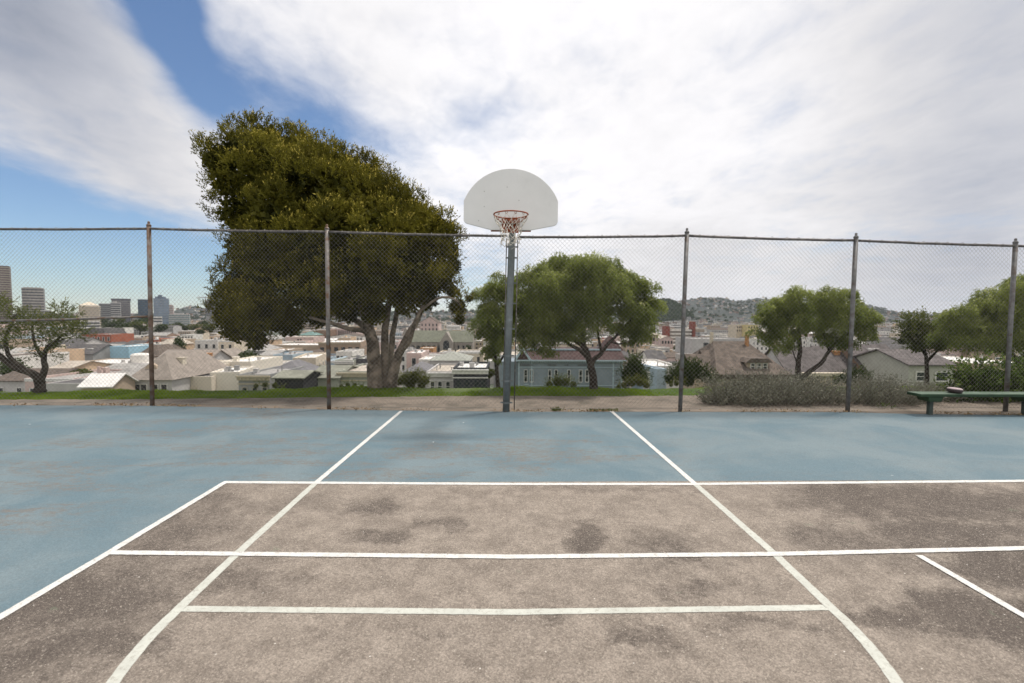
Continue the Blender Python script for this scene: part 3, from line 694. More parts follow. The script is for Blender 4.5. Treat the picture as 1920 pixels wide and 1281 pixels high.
tree('weeping_tree', 'wide light-green weeping tree with forked dark trunk right of the hoop pole', 1112, 10.35,
     [([(1113, 733), (1111, 700), (1106, 680), (1098, 655), (1080, 640), (1050, 630), (1010, 615)], .105, .03),
      ([(1107, 690), (1112, 676), (1126, 664), (1140, 645), (1165, 620), (1190, 590)], .07, .02),
      ([(1098, 660), (1092, 630), (1080, 600), (1070, 560)], .05, .02), ([(1100, 668), (1085, 655), (1060, 640), (1035, 600)], .06, .02),
      ([(1128, 660), (1122, 630), (1120, 590), (1120, 550)], .035, .015), ([(1145, 640), (1160, 645), (1180, 640)], .025, .01)],
     [(1040, 520, 34), (1030, 560, 52), (1085, 525, 38), (1090, 560, 62, -.3), (1130, 525, 36), (1150, 560, 52), (1175, 535, 25), (1195, 565, 36), (1210, 590, 30), (1000, 590, 44), (1020, 615, 42, .2), (1060, 600, 55, -.2), (1120, 595, 50, -.1), (1180, 605, 42), (985, 570, 26), (1205, 620, 22), (1050, 508, 20), (975, 600, 24), (1010, 645, 28), (1045, 640, 24), (1192, 635, 24), (985, 635, 24), (1075, 628, 22), (1165, 628, 20), (1025, 668, 16)],
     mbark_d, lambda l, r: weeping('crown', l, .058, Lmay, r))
tree('weeping_tree', 'narrow weeping tree behind the hoop pole, partly hidden by it', 930, 13.0,
     [([(935, 735), (932, 700), (928, 660), (925, 600)], .07, .03), ([(930, 690), (945, 665), (955, 640)], .04, .02)],
     [(935, 545, 28), (918, 570, 30), (950, 570, 30), (920, 605, 34), (950, 600, 30), (915, 640, 28), (940, 640, 30), (922, 668, 20), (960, 630, 20)],
     mbark_d, lambda l, r: weeping('crown', l, .06, Lmay, r, dens=440))
tree('weeping_tree', 'round weeping tree with V-shaped dark trunk over the right shrubs, crossed by a fence post', 1497, 10.5,
     [([(1497, 733), (1496, 700), (1497, 680), (1500, 650), (1497, 620), (1495, 580)], .075, .025),
      ([(1500, 712), (1518, 697), (1540, 680), (1555, 658), (1575, 635), (1600, 620)], .065, .02), ([(1556, 655), (1545, 630), (1548, 600)], .04, .02), ([(1497, 700), (1497, 690), (1480, 640)], .02, .01)],
     [(1490, 572, 28), (1475, 595, 36), (1455, 590, 26), (1500, 600, 34), (1440, 620, 28), (1465, 632, 26), (1550, 575, 30), (1590, 580, 30), (1570, 605, 38), (1610, 600, 28), (1635, 600, 16), (1540, 610, 30), (1600, 630, 26), (1520, 590, 24), (1430, 600, 14), (1500, 635, 18), (1570, 640, 18), (1450, 645, 20), (1474, 655, 15), (1592, 652, 16), (1620, 630, 18), (1540, 640, 16)],
     mbark_d, lambda l, r: weeping('crown', l, .052, Lmay, r))
tree('leafy_tree', 'small tree with brown-tinged top between the round tree and the frame-edge tree', 1737, 11.5,
     [([(1737, 725), (1738, 700), (1736, 670), (1730, 640)], .06, .03), ([(1737, 680), (1760, 655), (1780, 640)], .035, .015), ([(1735, 665), (1710, 635), (1690, 632)], .03, .01)],
     [(1715, 610, 20), (1735, 640, 26), (1700, 625, 14), (1760, 645, 24), (1720, 650, 18), (1690, 640, 9)],
     mbark_d, lambda l, r: bushy('crown', l, 1900, .065, .024, Lolv, r, up=.3, core=.6))
tree('weeping_tree', 'large weeping tree cut by the right edge of the photo above the bench', 1915, 10.5,
     [([(1918, 730), (1914, 690), (1905, 672), (1880, 660), (1850, 640)], .09, .03), ([(1914, 690), (1930, 650), (1950, 600)], .08, .03)],
     [(1900, 560, 34), (1875, 580, 34), (1925, 570, 45), (1850, 605, 38), (1810, 610, 30), (1785, 605, 22), (1790, 635, 28), (1830, 640, 34), (1880, 630, 46), (1930, 625, 50), (1975, 570, 50), (1990, 630, 50), (1900, 655, 26), (1935, 540, 30)],
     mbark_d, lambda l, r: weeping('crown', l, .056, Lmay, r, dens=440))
tree('spreading_tree', 'low sprawling tree with two bent limbs at the left edge of the photo', 75, 10.3,
     [([(75, 733), (73, 712), (60, 700), (30, 690), (0, 668), (-30, 640)], .10, .05), ([(72, 712), (50, 695), (20, 672), (10, 640), (20, 610), (30, 590)], .06, .02),
      ([(76, 716), (84, 690), (82, 670), (90, 650), (105, 640), (120, 625)], .07, .02), ([(84, 675), (70, 655), (62, 630), (60, 600)], .04, .015), ([(90, 655), (110, 640), (140, 630)], .025, .01)],
     [(20, 600, 26), (-10, 585, 26), (50, 625, 30), (85, 620, 26), (115, 620, 30), (140, 630, 24), (60, 600, 18), (110, 585, 16), (130, 600, 18), (10, 575, 14), (85, 665, 22), (30, 640, 22), (150, 618, 14), (95, 645, 18), (-20, 630, 26), (10, 660, 12)],
     mbark_d, lambda l, r: bushy('crown', l, 1250, .058, .02, Lolv, r, up=.2, shell=.75, spray=6))

def bush(name, label, px, py, Y, lobes, m, dens=900, L=.05, Wd=.022, up=.4, cat='shrub', group=None, core=.75, spray=6):
    b = V(px, py, Y); b.z = min(b.z, G1(b.x, Y)+.02); root = empty(name, b, label, cat, group)
    bushy('foliage', crown_lobes(lobes, b, Y), dens, L, Wd, m, root, up=up, core=core, spray=spray); return root
bush('shrub', 'pale yellow-green bush against the grey arched-window house, right of the big tree', 775, 726, 12.0, [(760, 712, 15), (778, 708, 16), (795, 714, 14), (748, 716, 10), (770, 722, 12), (790, 724, 10)], Lyel, 1500, .035, .014)
bush('shrub', 'low rounded dry bush in front of the blue house windows', 1047, 726, 12.0, [(1045, 716, 12), (1060, 717, 12), (1030, 721, 9), (1075, 721, 9), (1046, 724, 9)], Lolv, 1500, .035, .014)
bush('shrub', 'dark rounded bush at the right end of the blue house', 1190, 722, 14, [(1190, 690, 22), (1180, 705, 22), (1202, 705, 18), (1188, 680, 14), (1206, 716, 10)], Ldark, 900, .05, .024)
bush('shrub', 'yellow-flowering low bush beside the lawn, right of the forked tree', 1185, 728, 12.3, [(1170, 722, 8), (1185, 718, 10), (1200, 717, 11), (1212, 722, 9), (1160, 725, 6)], Lyel, 1500, .035, .014)
bush('shrub', 'broad dark green bush crossed by the fence post before the shingled house', 1290, 722, 15, [(1290, 692, 18), (1270, 702, 18), (1310, 698, 18), (1255, 712, 12), (1325, 708, 16), (1290, 712, 18), (1305, 685, 8), (1338, 716, 9)], Ldark, 900, .055, .026)
bush('shrub', 'small yellow-green bush at the foot of the broad dark bush', 1275, 725, 13, [(1268, 719, 7), (1280, 718, 7), (1258, 722, 5)], Lyel, 1500, .04, .016)
bush('shrub', 'dusty low bush below the grey arched-window house at the left', 500, 729, 12.2, [(480, 724, 6), (497, 722, 7), (515, 723, 7), (530, 726, 5)], Lolv, 1500, .035, .013)
bush('shrub', 'low weedy bush at the left foot of the pale trunks', 655, 726, 12.0, [(640, 724, 5), (652, 722, 6), (665, 722, 6), (678, 724, 5)], Lolv, 1500, .035, .013)
bush('shrub', 'dark shrub behind the right fence post near the stone balustrade', 1590, 724, 14, [(1580, 710, 12), (1600, 706, 14), (1612, 700, 12), (1625, 710, 12), (1566, 716, 8), (1595, 715, 12)], Ldark, 900, .045, .02)

# --- lavender-like grey shrubs hugging the fence
def spiky(name, label, clumps, m, n, L, hmul=1., group=None, flowers=None):
    root = empty(name, clumps[0][0], label, 'shrub', group); o0 = np.array(clumps[0][0])
    Ps, Ds, Ls, Ts = [], [], [], []; SP, SD, SL = [], [], []
    for c, r, h in clumps:
        c = np.array(c); k = int(n*r*r); a = RNG.uniform(0, 2*np.pi, k); rr = r*np.sqrt(RNG.random(k))*.55
        base = np.stack([np.cos(a)*rr, np.sin(a)*rr, np.zeros(k)], 1)+c
        d = nrm(np.stack([np.cos(a)*rr/r*1.7, np.sin(a)*rr/r*1.7, np.ones(k)], 1)+RNG.normal(size=(k, 3))*.28)
        ln = h*(.55+.55*RNG.random(k)); SP.append(base); SD.append(d); SL.append(ln)
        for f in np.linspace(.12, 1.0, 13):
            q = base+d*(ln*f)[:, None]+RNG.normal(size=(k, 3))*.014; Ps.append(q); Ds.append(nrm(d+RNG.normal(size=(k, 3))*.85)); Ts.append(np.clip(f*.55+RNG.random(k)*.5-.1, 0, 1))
    P = np.concatenate(Ps); D = np.concatenate(Ds); V_, Fq = leafgeo(P-o0, D, L*(.7+.6*RNG.random(len(P))), L*.24)
    npmesh('foliage', V_, Fq, m, root, tint=np.concatenate(Ts))
    P = np.concatenate(SP); D = np.concatenate(SD); ln = np.concatenate(SL); V_, Fq = leafgeo(P-o0, D, ln*1.03, .006); npmesh('stem', V_, Fq, mtwig, root)
    return root
def cl(px, Y, r, h): q = V(px, 728, Y); return ((q.x, Y, -.02), r, h)
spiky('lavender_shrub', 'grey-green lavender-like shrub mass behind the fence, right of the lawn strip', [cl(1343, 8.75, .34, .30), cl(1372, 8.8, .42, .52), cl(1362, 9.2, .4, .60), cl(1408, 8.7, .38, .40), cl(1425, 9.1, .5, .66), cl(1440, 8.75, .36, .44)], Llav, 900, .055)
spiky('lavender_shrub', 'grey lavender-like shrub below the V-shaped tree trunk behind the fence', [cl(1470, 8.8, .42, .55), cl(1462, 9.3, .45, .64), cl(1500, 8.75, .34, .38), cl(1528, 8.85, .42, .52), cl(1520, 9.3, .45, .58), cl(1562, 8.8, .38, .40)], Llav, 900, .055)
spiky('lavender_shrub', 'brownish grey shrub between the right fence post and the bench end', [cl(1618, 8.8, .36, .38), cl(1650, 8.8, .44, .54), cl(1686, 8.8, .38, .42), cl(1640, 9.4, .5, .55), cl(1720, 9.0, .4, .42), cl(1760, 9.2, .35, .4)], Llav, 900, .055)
bush('shrub', 'leafy green shrub behind the bench at the right edge', 1850, 766, 9.2, [(1790, 735, 24), (1820, 715, 30), (1800, 755, 22), (1850, 710, 34), (1850, 745, 34), (1890, 715, 34), (1890, 750, 30), (1930, 720, 40), (1930, 755, 30), (1960, 700, 30), (1800, 705, 16), (1835, 760, 18), (1755, 755, 14)], Lshr, 520, .075, .042, core=.7, spray=5)
bush('weed', 'small leafy weed with pale bottom leaves at the fence foot left of the bench', 1660, 770, 8.35, [(1655, 766, 5), (1664, 764, 4), (1648, 767, 3)], Lshr, 2500, .035, .018, cat='weed', core=None)

# --- grass on the crest
def blades(name, xs, ys, n, h, m, zf, keep=None):
    X = RNG.uniform(xs[0], xs[1], n); Y = RNG.uniform(ys[0], ys[1], n)
    if keep is not None: k = keep(X, Y); X = X[k]; Y = Y[k]
    n = len(X); Z = zf(X, Y); P = np.stack([X, Y, Z], 1); D = nrm(np.stack([RNG.normal(size=n)*.35, RNG.normal(size=n)*.35, np.ones(n)], 1))
    clump = .6+.55*np.sin(X*2.3+np.sin(Y*3))*np.sin(X*.9+1)+.3*np.sin(X*7.1)
    V_, Fq = leafgeo(P, D, h*(.5+.9*RNG.random(n))*np.clip(clump, .45, 1.3), .011)
    T = np.clip(.4*RNG.random(n)+.35*np.clip(clump, 0, 1)+.1, 0, 1)
    return tag(npmesh(name, V_, Fq, m, tint=T), kind='stuff')
fex = np.array([p[0] for p in fe]); fey = np.array([p[1] for p in fe])
def gz(x, y): return terr(x, y)+np.where(y > 9.9, .03*np.sin(x*1.3)+.02*np.sin(x*3.1+y*2), 0)*np.clip(y-9.9, 0, 1)-.01
gr = blades('grass', (-15, 14), (9.0, 11.2), 300000, .06, Lgr, gz, lambda x, y: (y > np.interp(x, fex, fey)+RNG.random(len(x))**2*.12) & ~((x > 4.4) & (y < 9.9)))
tag(gr, 'bright green grass strip along the crest beyond the dirt path', 'grass')
p0 = G(1035, 770.5); p1 = G(1160, 770.5)
wd = blades('weeds', (p0.x, p1.x), (p0.y-.03, p0.y+.14), 1500, .05, Lolv, lambda x, y: np.full(len(x), -.005), lambda x, y: np.sin(x*9)+np.sin(x*4.1)+RNG.normal(size=len(x))*.5 > .2)
tag(wd, 'thin weeds growing in the court edge right of the hoop pole', 'weeds')
mdry = mat('dry_leaf', (.23, .15, .075), .9, .4, 9, col2=(.30, .25, .16))
n = 2600; X = RNG.uniform(-11, 11, n); fy = np.interp(X, [p.x for p in epts], [p.y for p in epts])
Y = fy+np.abs(RNG.normal(size=n))*.10-.05; k = (np.sin(X*1.7)+np.sin(X*4.3+1)+RNG.normal(size=n)*.6) > .3; X = X[k]; Y = Y[k]; n = len(X)
V_, Fq = leafgeo(np.stack([X, Y, np.full(n, .006)+RNG.random(n)*.012], 1), nrm(np.stack([RNG.normal(size=n), RNG.normal(size=n), RNG.random(n)*.6], 1)), .04, .02)
tag(npmesh('leaf_litter', V_, Fq, mdry), 'dry leaves and weeds gathered along the foot of the fence', 'leaf litter', kind='stuff')
# ================================================================ CITY
def stucco(name, c, v=.10): return mat(name, c, .9, v, .35, col2=tuple(x*.80 for x in c), thr=(.5, .75), bump=.2, bscale=8)
WALLS = {'white': stucco('wall_white', (.64, .61, .56)), 'cream': stucco('wall_cream', (.58, .50, .39)), 'pale pink': stucco('wall_pink', (.52, .40, .36)),
         'tan': stucco('wall_tan', (.40, .315, .235)), 'grey': stucco('wall_grey', (.30, .295, .285)), 'pale grey': stucco('wall_pale_grey', (.45, .43, .41)),
         'peach': stucco('wall_peach', (.56, .41, .28)), 'pale blue': stucco('wall_pale_blue', (.36, .44, .49)), 'brown': stucco('wall_brown', (.24, .16, .115)),
         'brick red': stucco('wall_red', (.34, .12, .075)), 'pale yellow': stucco('wall_yellow', (.56, .47, .25)), 'dark grey': stucco('wall_dark', (.10, .10, .105)),
         'sage': stucco('wall_sage', (.30, .31, .26))}
ROOFS = {'white': mat('roof_white', (.62, .60, .57), .9, .12, .5, col2=(.45, .43, .40), thr=(.5, .7)), 'grey': mat('roof_grey', (.30, .285, .265), .9, .18, .5, col2=(.20, .19, .18), thr=(.5, .7)),
         'tan': mat('roof_tan', (.40, .35, .29), .9, .15, .5, col2=(.28, .24, .20), thr=(.5, .7)), 'dark': mat('roof_dark', (.085, .08, .08), .9, .25, .7, col2=(.13, .12, .11), thr=(.5, .7)),
         'brown shingle': mat('roof_shingle', (.12, .095, .078), .95, .3, 1.6, col2=(.075, .062, .054), thr=(.48, .66), bump=.4, bscale=12), 'red': mat('roof_red', (.062, .038, .036), .9, .25, 1.5, bump=.3, bscale=12)}
mglass = mat('window_glass_dark', (.035, .04, .045), .18, .3, 1.3, spec=.5)
mframe = mat('window_frame_white', (.62, .60, .56), .7, .08, 3)
mframeg = mat('window_frame_tan', (.38, .34, .27), .7, .1, 3)
mchim = mat('chimney_brick', (.40, .20, .09), .9, .25, 5)
HB = []      # hero rectangles in the view and footprints on the ground
_wcache = {}
def window_mesh(w, h, arch=False, fm=None):
    key = (round(w, 2), round(h, 2), arch, (fm or mframe).name)
    if key in _wcache: return _wcache[key]
    g = MB(); t_ = min(.11, w*.14)
    if arch:
        pl_ = [(-w/2, 0), (w/2, 0), (w/2, h-w/2)]+[(w/2*math.cos(a), h-w/2+w/2*math.sin(a)) for a in [math.pi*k/8 for k in range(1, 8)]]+[(-w/2, h-w/2)]
        g.prism(pl_, 'y', -.05, .02)
    else: g.box(-w/2, w/2, -.05, .02, 0, h)
    ga = bpy.data.meshes.new('window'); ga.from_pydata(g.v, [], g.f); ga.materials.append(mglass)
    f = MB()
    f.box(-w/2-t_, -w/2, -.14, .02, -t_, h+t_); f.box(w/2, w/2+t_, -.14, .02, -t_, h+t_)
    f.box(-w/2, w/2, -.138, .02, h, h+t_); f.box(-w/2-t_*.6, w/2+t_*.6, -.2, -.141, -t_*1.3, -t_*.3); f.box(-w/2, w/2, -.14, .02, -t_, 0)
    f.box(-w/2, w/2, -.09, -.051, h*.5-.03, h*.5+.03)
    fa = bpy.data.meshes.new('frame'); fa.from_pydata(f.v, [], f.f); fa.materials.append(fm or mframe)
    _wcache[key] = (ga, fa); return _wcache[key]
def add_window(par, x, z, w, h, side='front', d=0., arch=False, fm=None, frame=True, y=0.):
    ga, fa = window_mesh(w, h, arch, fm)
    o = link('window', ga, par)
    if side == 'front': o.location = (x, y, z)
    elif side == 'right': o.location = (d, x, z); o.rotation_euler[2] = math.pi/2
    elif side == 'left': o.location = (0, x, z); o.rotation_euler[2] = -math.pi/2
    if frame: link('frame', fa, o)
def gable(b, x0, x1, y0, y1, z, rise, along='x', ov=.35, mi=0, th=.15):
    if along == 'x':
        ym = (y0+y1)/2; b.prism([(y0-ov, z-ov*rise/((y1-y0)/2)), (ym, z+rise), (y1+ov, z-ov*rise/((y1-y0)/2)), (y1+ov, z-ov*rise/((y1-y0)/2)+th), (ym, z+rise+th), (y0-ov, z-ov*rise/((y1-y0)/2)+th)], 'x', x0-ov, x1+ov, mi)
    else:
        xm = (x0+x1)/2; b.prism([(x0-ov, z-ov*rise/((x1-x0)/2)), (xm, z+rise), (x1+ov, z-ov*rise/((x1-x0)/2)), (x1+ov, z-ov*rise/((x1-x0)/2)+th), (xm, z+rise+th), (x0-ov, z-ov*rise/((x1-x0)/2)+th)], 'y', y0-ov, y1+ov, mi)
def hip(b, x0, x1, y0, y1, z, rise, ov=.4, mi=0, top=None):
    x0 -= ov; x1 += ov; y0 -= ov; y1 += ov
    s = min(x1-x0, y1-y0)/2*.98 if top is None else top
    v = [(x0, y0, z), (x1, y0, z), (x1, y1, z), (x0, y1, z), (x0+s, y0+s, z+rise), (x1-s, y0+s, z+rise), (x1-s, y1-s, z+rise), (x0+s, y1-s, z+rise)]
    b.add(v, [(0, 1, 5, 4), (1, 2, 6, 5), (2, 3, 7, 6), (3, 0, 4, 7), (4, 5, 6, 7), (3, 2, 1, 0)], mi)
def bld(name, label, px0, px1, pyt, pyb, Y, dep, wall, roof=('flat', 'grey'), rz=0, win=(), cat='house', cornice=None, chim=(), sky=(), group=None, fm=None, base=None, parapet=.3, wframe=True):
    a = V(px0, pyt, Y); b_ = V(px1, pyt, Y); w = ((b_.x/Y)*Y-a.x)/(math.cos(R(rz))-(b_.x/Y)*math.sin(R(rz))); z0 = min(G1(a.x, Y), G1(b_.x, Y+dep))-1.5 if base is None else base
    h = a.z-z0
    if h < 3: z0 = a.z-3; h = 3
    root = empty(name, (a.x, Y, z0), label, cat, group, R(rz)); wm = WALLS.get(wall, wall) if isinstance(wall, str) else wall
    m_ = MB(); m_.box(0, w, 0, dep, 0, h)
    kind, rc = roof[0], roof[1]; rm = ROOFS[rc] if isinstance(rc, str) else rc; rise = roof[2] if len(roof) > 2 else 2.
    if kind == 'gable_y':
        m_.prism([(0.01, h-.01), (w-.01, h-.01), (w/2, h+rise-.02)], 'y', .003, dep-.003)
    if kind == 'gable_x':
        m_.prism([(.003, h-.01), (dep-.003, h-.01), (dep/2, h+rise-.02)], 'x', .003, w-.003)
    m_.build('wall', wm, root)
    r_ = MB()
    if kind == 'flat':
        r_.box(.25, w-.25, .25, dep-.25, h, h+.05); ro = r_.build('roof', rm, root)
        p_ = MB(); q = parapet
        p_.box(-.02, w+.02, -.02, .23, h-.2, h+q); p_.box(-.02, w+.02, dep-.23, dep+.02, h-.2, h+q); p_.box(-.02, .23, .23, dep-.23, h-.2, h+q); p_.box(w-.23, w+.02, .23, dep-.23, h-.2, h+q)
        p_.build('parapet', wm, root)
    else:
        if kind == 'gable_x': gable(r_, 0, w, 0, dep, h, rise, 'x')
        elif kind == 'gable_y': gable(r_, 0, w, 0, dep, h, rise, 'y')
        elif kind == 'hip': hip(r_, 0, w, 0, dep, h, rise)
        elif kind == 'mansard': hip(r_, 0, w, 0, dep, h, rise, top=rise*.45)
        ro = r_.build('roof', rm, root)
    if cornice:
        c_ = MB(); c_.box(-.18, w+.18, -.45, -.022, h-.1, h+.12); c_.box(-.12, w+.12, -.28, -.021, h-.55, h-.1)
        n = max(3, int(w/.9))
        for k in range(n): x = (k+.5)*w/n; c_.box(x-.09, x+.09, -.42, -.285, h-.42, h-.1)
        c_.box(-.1, w+.1, -.16, -.021, h-1.15, h-1.0)
        c_.build('cornice', cornice, root)
    if kind == 'flat' and cat != 'high-rise' and w > 3:
        rq = random.Random(label)
        for k in range(rq.randint(2, 4)):
            u = rq.uniform(.25, .7); a_ = rq.uniform(.12, .85)*w; c0_ = rq.uniform(.2, .8)*dep; v_ = MB()
            if rq.random() < .5: v_.tube([(a_, c0_, h), (a_, c0_, h+u*1.3), (a_, c0_, h+u*1.3+.1)], [.1, .1, .17], 8)
            else: v_.box(a_-u/2, a_+u/2, c0_-u/2, c0_+u/2, h, h+u*1.1); v_.box(a_-u/2-.06, a_+u/2+.06, c0_-u/2-.06, c0_+u/2+.06, h+u*1.1, h+u*1.1+.08)
            v_.build('roof_vent', WALLS['grey' if rq.random() < .5 else 'pale grey'], ro)
    for x, y, cw, ch in chim:
        c_ = MB(); zt_ = h+(0 if kind == 'flat' else rise*.5); c_.box(x*w-cw/2, x*w+cw/2, y*dep-cw/2, y*dep+cw/2, h-.2, zt_+ch); c_.box(x*w-cw/2-.08, x*w+cw/2+.08, y*dep-cw/2-.08, y*dep+cw/2+.08, zt_+ch, zt_+ch+.15)
        c_.build('chimney', mchim if kind != 'flat' else wm, ro)
    for x, y, sw in sky:
        c_ = MB(); zz_ = h if kind == 'flat' else h+rise*min(y, 1-y)*2
        c_.box(x*w-sw/2, x*w+sw/2, y*dep-sw*.4, y*dep+sw*.4, zz_, zz_+.3); c_.build('skylight', mframe, ro)
    for row in win:
        zt_, wh, ww, xs = row[:4]; side = row[4] if len(row) > 4 else 'front'; arch = row[5] if len(row) > 5 else False
        if h-zt_-wh < .2: continue
        for f in xs: add_window(root, f*(w if side == 'front' else dep), h-zt_-wh, ww, wh, side, w, arch, fm, wframe)
    HB.append((min(px0, px1), max(px0, px1), pyt, pyb, a.x-1, b_.x+1, Y-1, Y+dep+1))
    root['_'] = 0; del root['_']
    return root, w, h, ro
fr = lambda n, a=.0, b=1.: [a+(b-a)*(k+.5)/n for k in range(n)]

# ---- the blue Victorian right of the pole
mblue = mat('blue_clapboard', (.20, .237, .265), .8, .10, .8, col2=(.165, .198, .225), thr=(.5, .7), bump=.2)
mbl_t = mat('pale_blue_trim', (.34, .42, .46), .75, .08, 3)
bx, w_, h_, ro = bld('victorian_house', 'long blue Victorian house with dark red roof behind the forked tree', 973, 1167, 675, 728, 65, 9, mblue, ('flat', 'red'), 0, (), parapet=.02)
ppm = w_/194.
def bxp(px): return (px-973)*ppm
def bzp(py): return h_-(py-675)*65/F
for px, ww in ((972+9, 7), (972+20, 7), (1025+1, 6.5), (1037+1, 6.5), (1062, 6.5), (1084, 7), (1096, 7)):
    add_window(bx, bxp(px)+.35, bzp(716), ww*ppm*.72, bzp(694)-bzp(716))
r_ = MB(); r_.add([(bxp(990), -.45, h_+.05), (w_+.5, -.45, h_+.05), (w_+.1, 1.7, h_+1.25), (bxp(990), 1.7, h_+1.25)], [(0, 1, 2, 3)]); r_.box(bxp(990), w_+.1, 1.7, 8.6, h_+.06, h_+1.25)
r_.build('mansard_slope', ROOFS['red'], bx)
r_ = MB(); r_.box(bxp(973)-.3, w_+.5, -.55, -.03, h_-.14, h_+.05); r_.box(bxp(988), w_+.15, 1.5, 1.8, h_+1.25, h_+1.45)
for k in range(46): x = w_*(k+.5)/46; r_.box(x-.05, x+.05, -.4, -.03, h_-.34, h_-.14)
r_.box(0, w_, -.1, -.028, h_-1.05, h_-.95); r_.box(0, w_, -.1, -.028, h_-3.6, h_-3.5)
for x in (.0, bxp(997), bxp(1150), w_): r_.box(x-.09, x+.09, -.13, -.026, 0, h_-.15)
r_.build('cornice', mbl_t, bx)
for ga, gb in ((1026, 1044), (1058, 1066), (1082, 1104), (974, 999)):
    r_ = MB()
    n = max(2, int((gb-ga)/3.2))
    for k in range(n): x = bxp(ga+(gb-ga)*(k+.5)/n); r_.box(x-.06, x+.06, -.16, -.03, bzp(686), bzp(683))
    r_.build('dentil_row', WALLS['dark grey'], bx)
r_ = MB(); xa, xb = bxp(964), bxp(996); r_.prism([(xa+.35, h_+.05), (xb-.35, h_+.05), ((xa+xb)/2, h_+1.35)], 'y', -.5, .8); r_.build('gable_front', ROOFS['red'], bx)
r_ = MB(); gz0 = h_+.08
r_.prism([(xa, gz0), (xa+.35, gz0), ((xa+xb)/2, gz0+1.35), ((xa+xb)/2, gz0+1.6)], 'y', -.62, .9); r_.prism([(xb-.35, gz0), (xb, gz0), ((xa+xb)/2, gz0+1.6), ((xa+xb)/2, gz0+1.35)], 'y', -.62, .9); r_.box(xa-.02, xb+.02, -.65, -.3, h_-.12, gz0-.01); r_.build('gable_trim', mbl_t, bx)
r_ = MB(); x0 = bxp(1133); x1 = bxp(1169)+.3; hip(r_, x0, x1, 2, 2+(x1-x0), h_+1.2, 2.0, .2, top=(x1-x0)/2*.98); r_.build('tower_roof', ROOFS['red'], bx)
r_ = MB(); r_.box(bxp(937), -.03, .8, 7, 0, bzp(679)); r_.build('side_wing', mblue, bx)
r_ = MB(); r_.prism([(0, bzp(725)), (.9, bzp(725)), (.8, bzp(721.5)), (.45, bzp(720)), (.1, bzp(721.5))], 'y', -.1, -.02); r_.v = [(x+bxp(981), y, z) for x, y, z in r_.v]; r_.build('door_arch', mbl_t, bx)
HB.append((935, 1170, 656, 728, -2, 18, 60, 78))

# ---- left side heroes
brownish = mat('tower_brown', (.13, .10, .095), .8, .15, .1)
mgl_t = mat('tower_glass', (.16, .21, .27), .25, .25, .05, spec=.6); mconc = mat('tower_concrete', (.36, .33, .30), .85, .15, .08)
mdband = mat('tower_window_band', (.07, .075, .085), .3, .2, .2)
def tower(label, px0, px1, pyt, pyb, Y, dep, wall, bands, bm, cap=None, rz=0, proud=.6, bh=.5, balcony=False, group=None, setback=None):
    rz = math.degrees(math.atan((949-(px0+px1)/2)/F))*.9
    root, w, h, ro = bld('tower_block', label, px0, px1, pyt, pyb, Y, dep, wall, ('flat', 'grey'), rz, (), 'high-rise', group=group, parapet=1.)
    vis = (pyb-pyt)*Y/F; st = vis/bands
    for k in range(bands):
        m_ = MB(); zt_ = h-st*(k+.3)
        if balcony: m_.box(-proud, w+proud, -proud*1.6, dep+proud, zt_-st*bh, zt_)
        else: m_.box(-.15, w+.15, -.15, dep+.15, zt_-st*bh, zt_)
        m_.build('balcony' if balcony else 'window_band', bm, root)
    if cap:
        for (a, b_, hh) in cap:
            m_ = MB(); m_.box(a*w, b_*w, dep*.2, dep*.8, h, h+hh); m_.build('penthouse', wall if not isinstance(wall, str) else WALLS[wall], root)
    return root, w, h
tower('tall dark brown high-rise cut by the left edge of the photo', -40, 17, 497, 592, 900, 35, brownish, 22, mframeg, bh=.3)
tower('square grey concrete tower standing alone left of the fence post', 40, 81, 540, 598, 950, 35, mconc, 11, mdband, [(.1, .9, 2)], bh=.4)
tower('wide low podium building at the foot of the grey tower', 30, 95, 582, 600, 930, 15, 'pale grey', 4, mdband)
r1, w1, h1 = tower('white apartment tower with stacked curved balconies left of the fence post', 148, 184, 573, 617, 800, 30, 'white', 13, WALLS['cream'], None, proud=1.5, bh=.4, balcony=True)
m_ = MB(); hip(m_, 3, w1-3, 3, 27, h1+1, 6, 3, top=12); m_.build('domed_top', WALLS['cream'], r1)
tower('white stepped podium under the balcony tower', 130, 186, 603, 620, 780, 15, 'white', 3, mdband)
tower('small grey slab block right of the balcony tower', 185, 208, 570, 600, 1000, 25, 'grey', 8, mdband)
tower('narrow white block before the flat-capped dark tower', 207, 225, 568, 592, 950, 22, 'pale grey', 6, mdband, [(.2, .6, 3)])
tower('dark slab tower with overhanging flat cap left of the fence post', 209, 243, 563, 592, 1050, 25, mat('tower_slate', (.12, .12, .135), .6, .2, .1), 8, mconc, [(-.05, 1.05, 4)], bh=.25)
tower('dark blue glass tower partly behind the rusty fence post', 258, 283, 562, 596, 1150, 30, mat('tower_glass_dark', (.06, .11, .16), .3, .2, .1, spec=.6), 9, mdband, bh=.3)
tower('tallest grey-blue glass tower just right of the rusty fence post', 287, 316, 560, 603, 1080, 30, mgl_t, 14, mat('tower_band_pale', (.28, .31, .34), .4, .1, .2), [(.1, .8, 5), (.3, .55, 9)], bh=.25)
tower('slim pale pink block touching the glass tower', 315, 325, 574, 600, 1120, 20, 'pale pink', 6, mframe, [(.2, .8, 3)], bh=.3)
tower('low wide office block with green-tinted glass right of the glass tower', 316, 355, 590, 609, 850, 30, 'pale grey', 5, mat('green_glass', (.16, .22, .22), .3, .2, .2), [(.25, .7, 3)], bh=.5)
tower('small white block at the foot of the glass tower', 288, 303, 595, 605, 700, 15, 'white', 2, mdband)
tower('purple-grey block at the left edge of the big tree', 385, 402, 565, 592, 1200, 25, 'grey', 8, mdband, [(.1, .9, 3)])
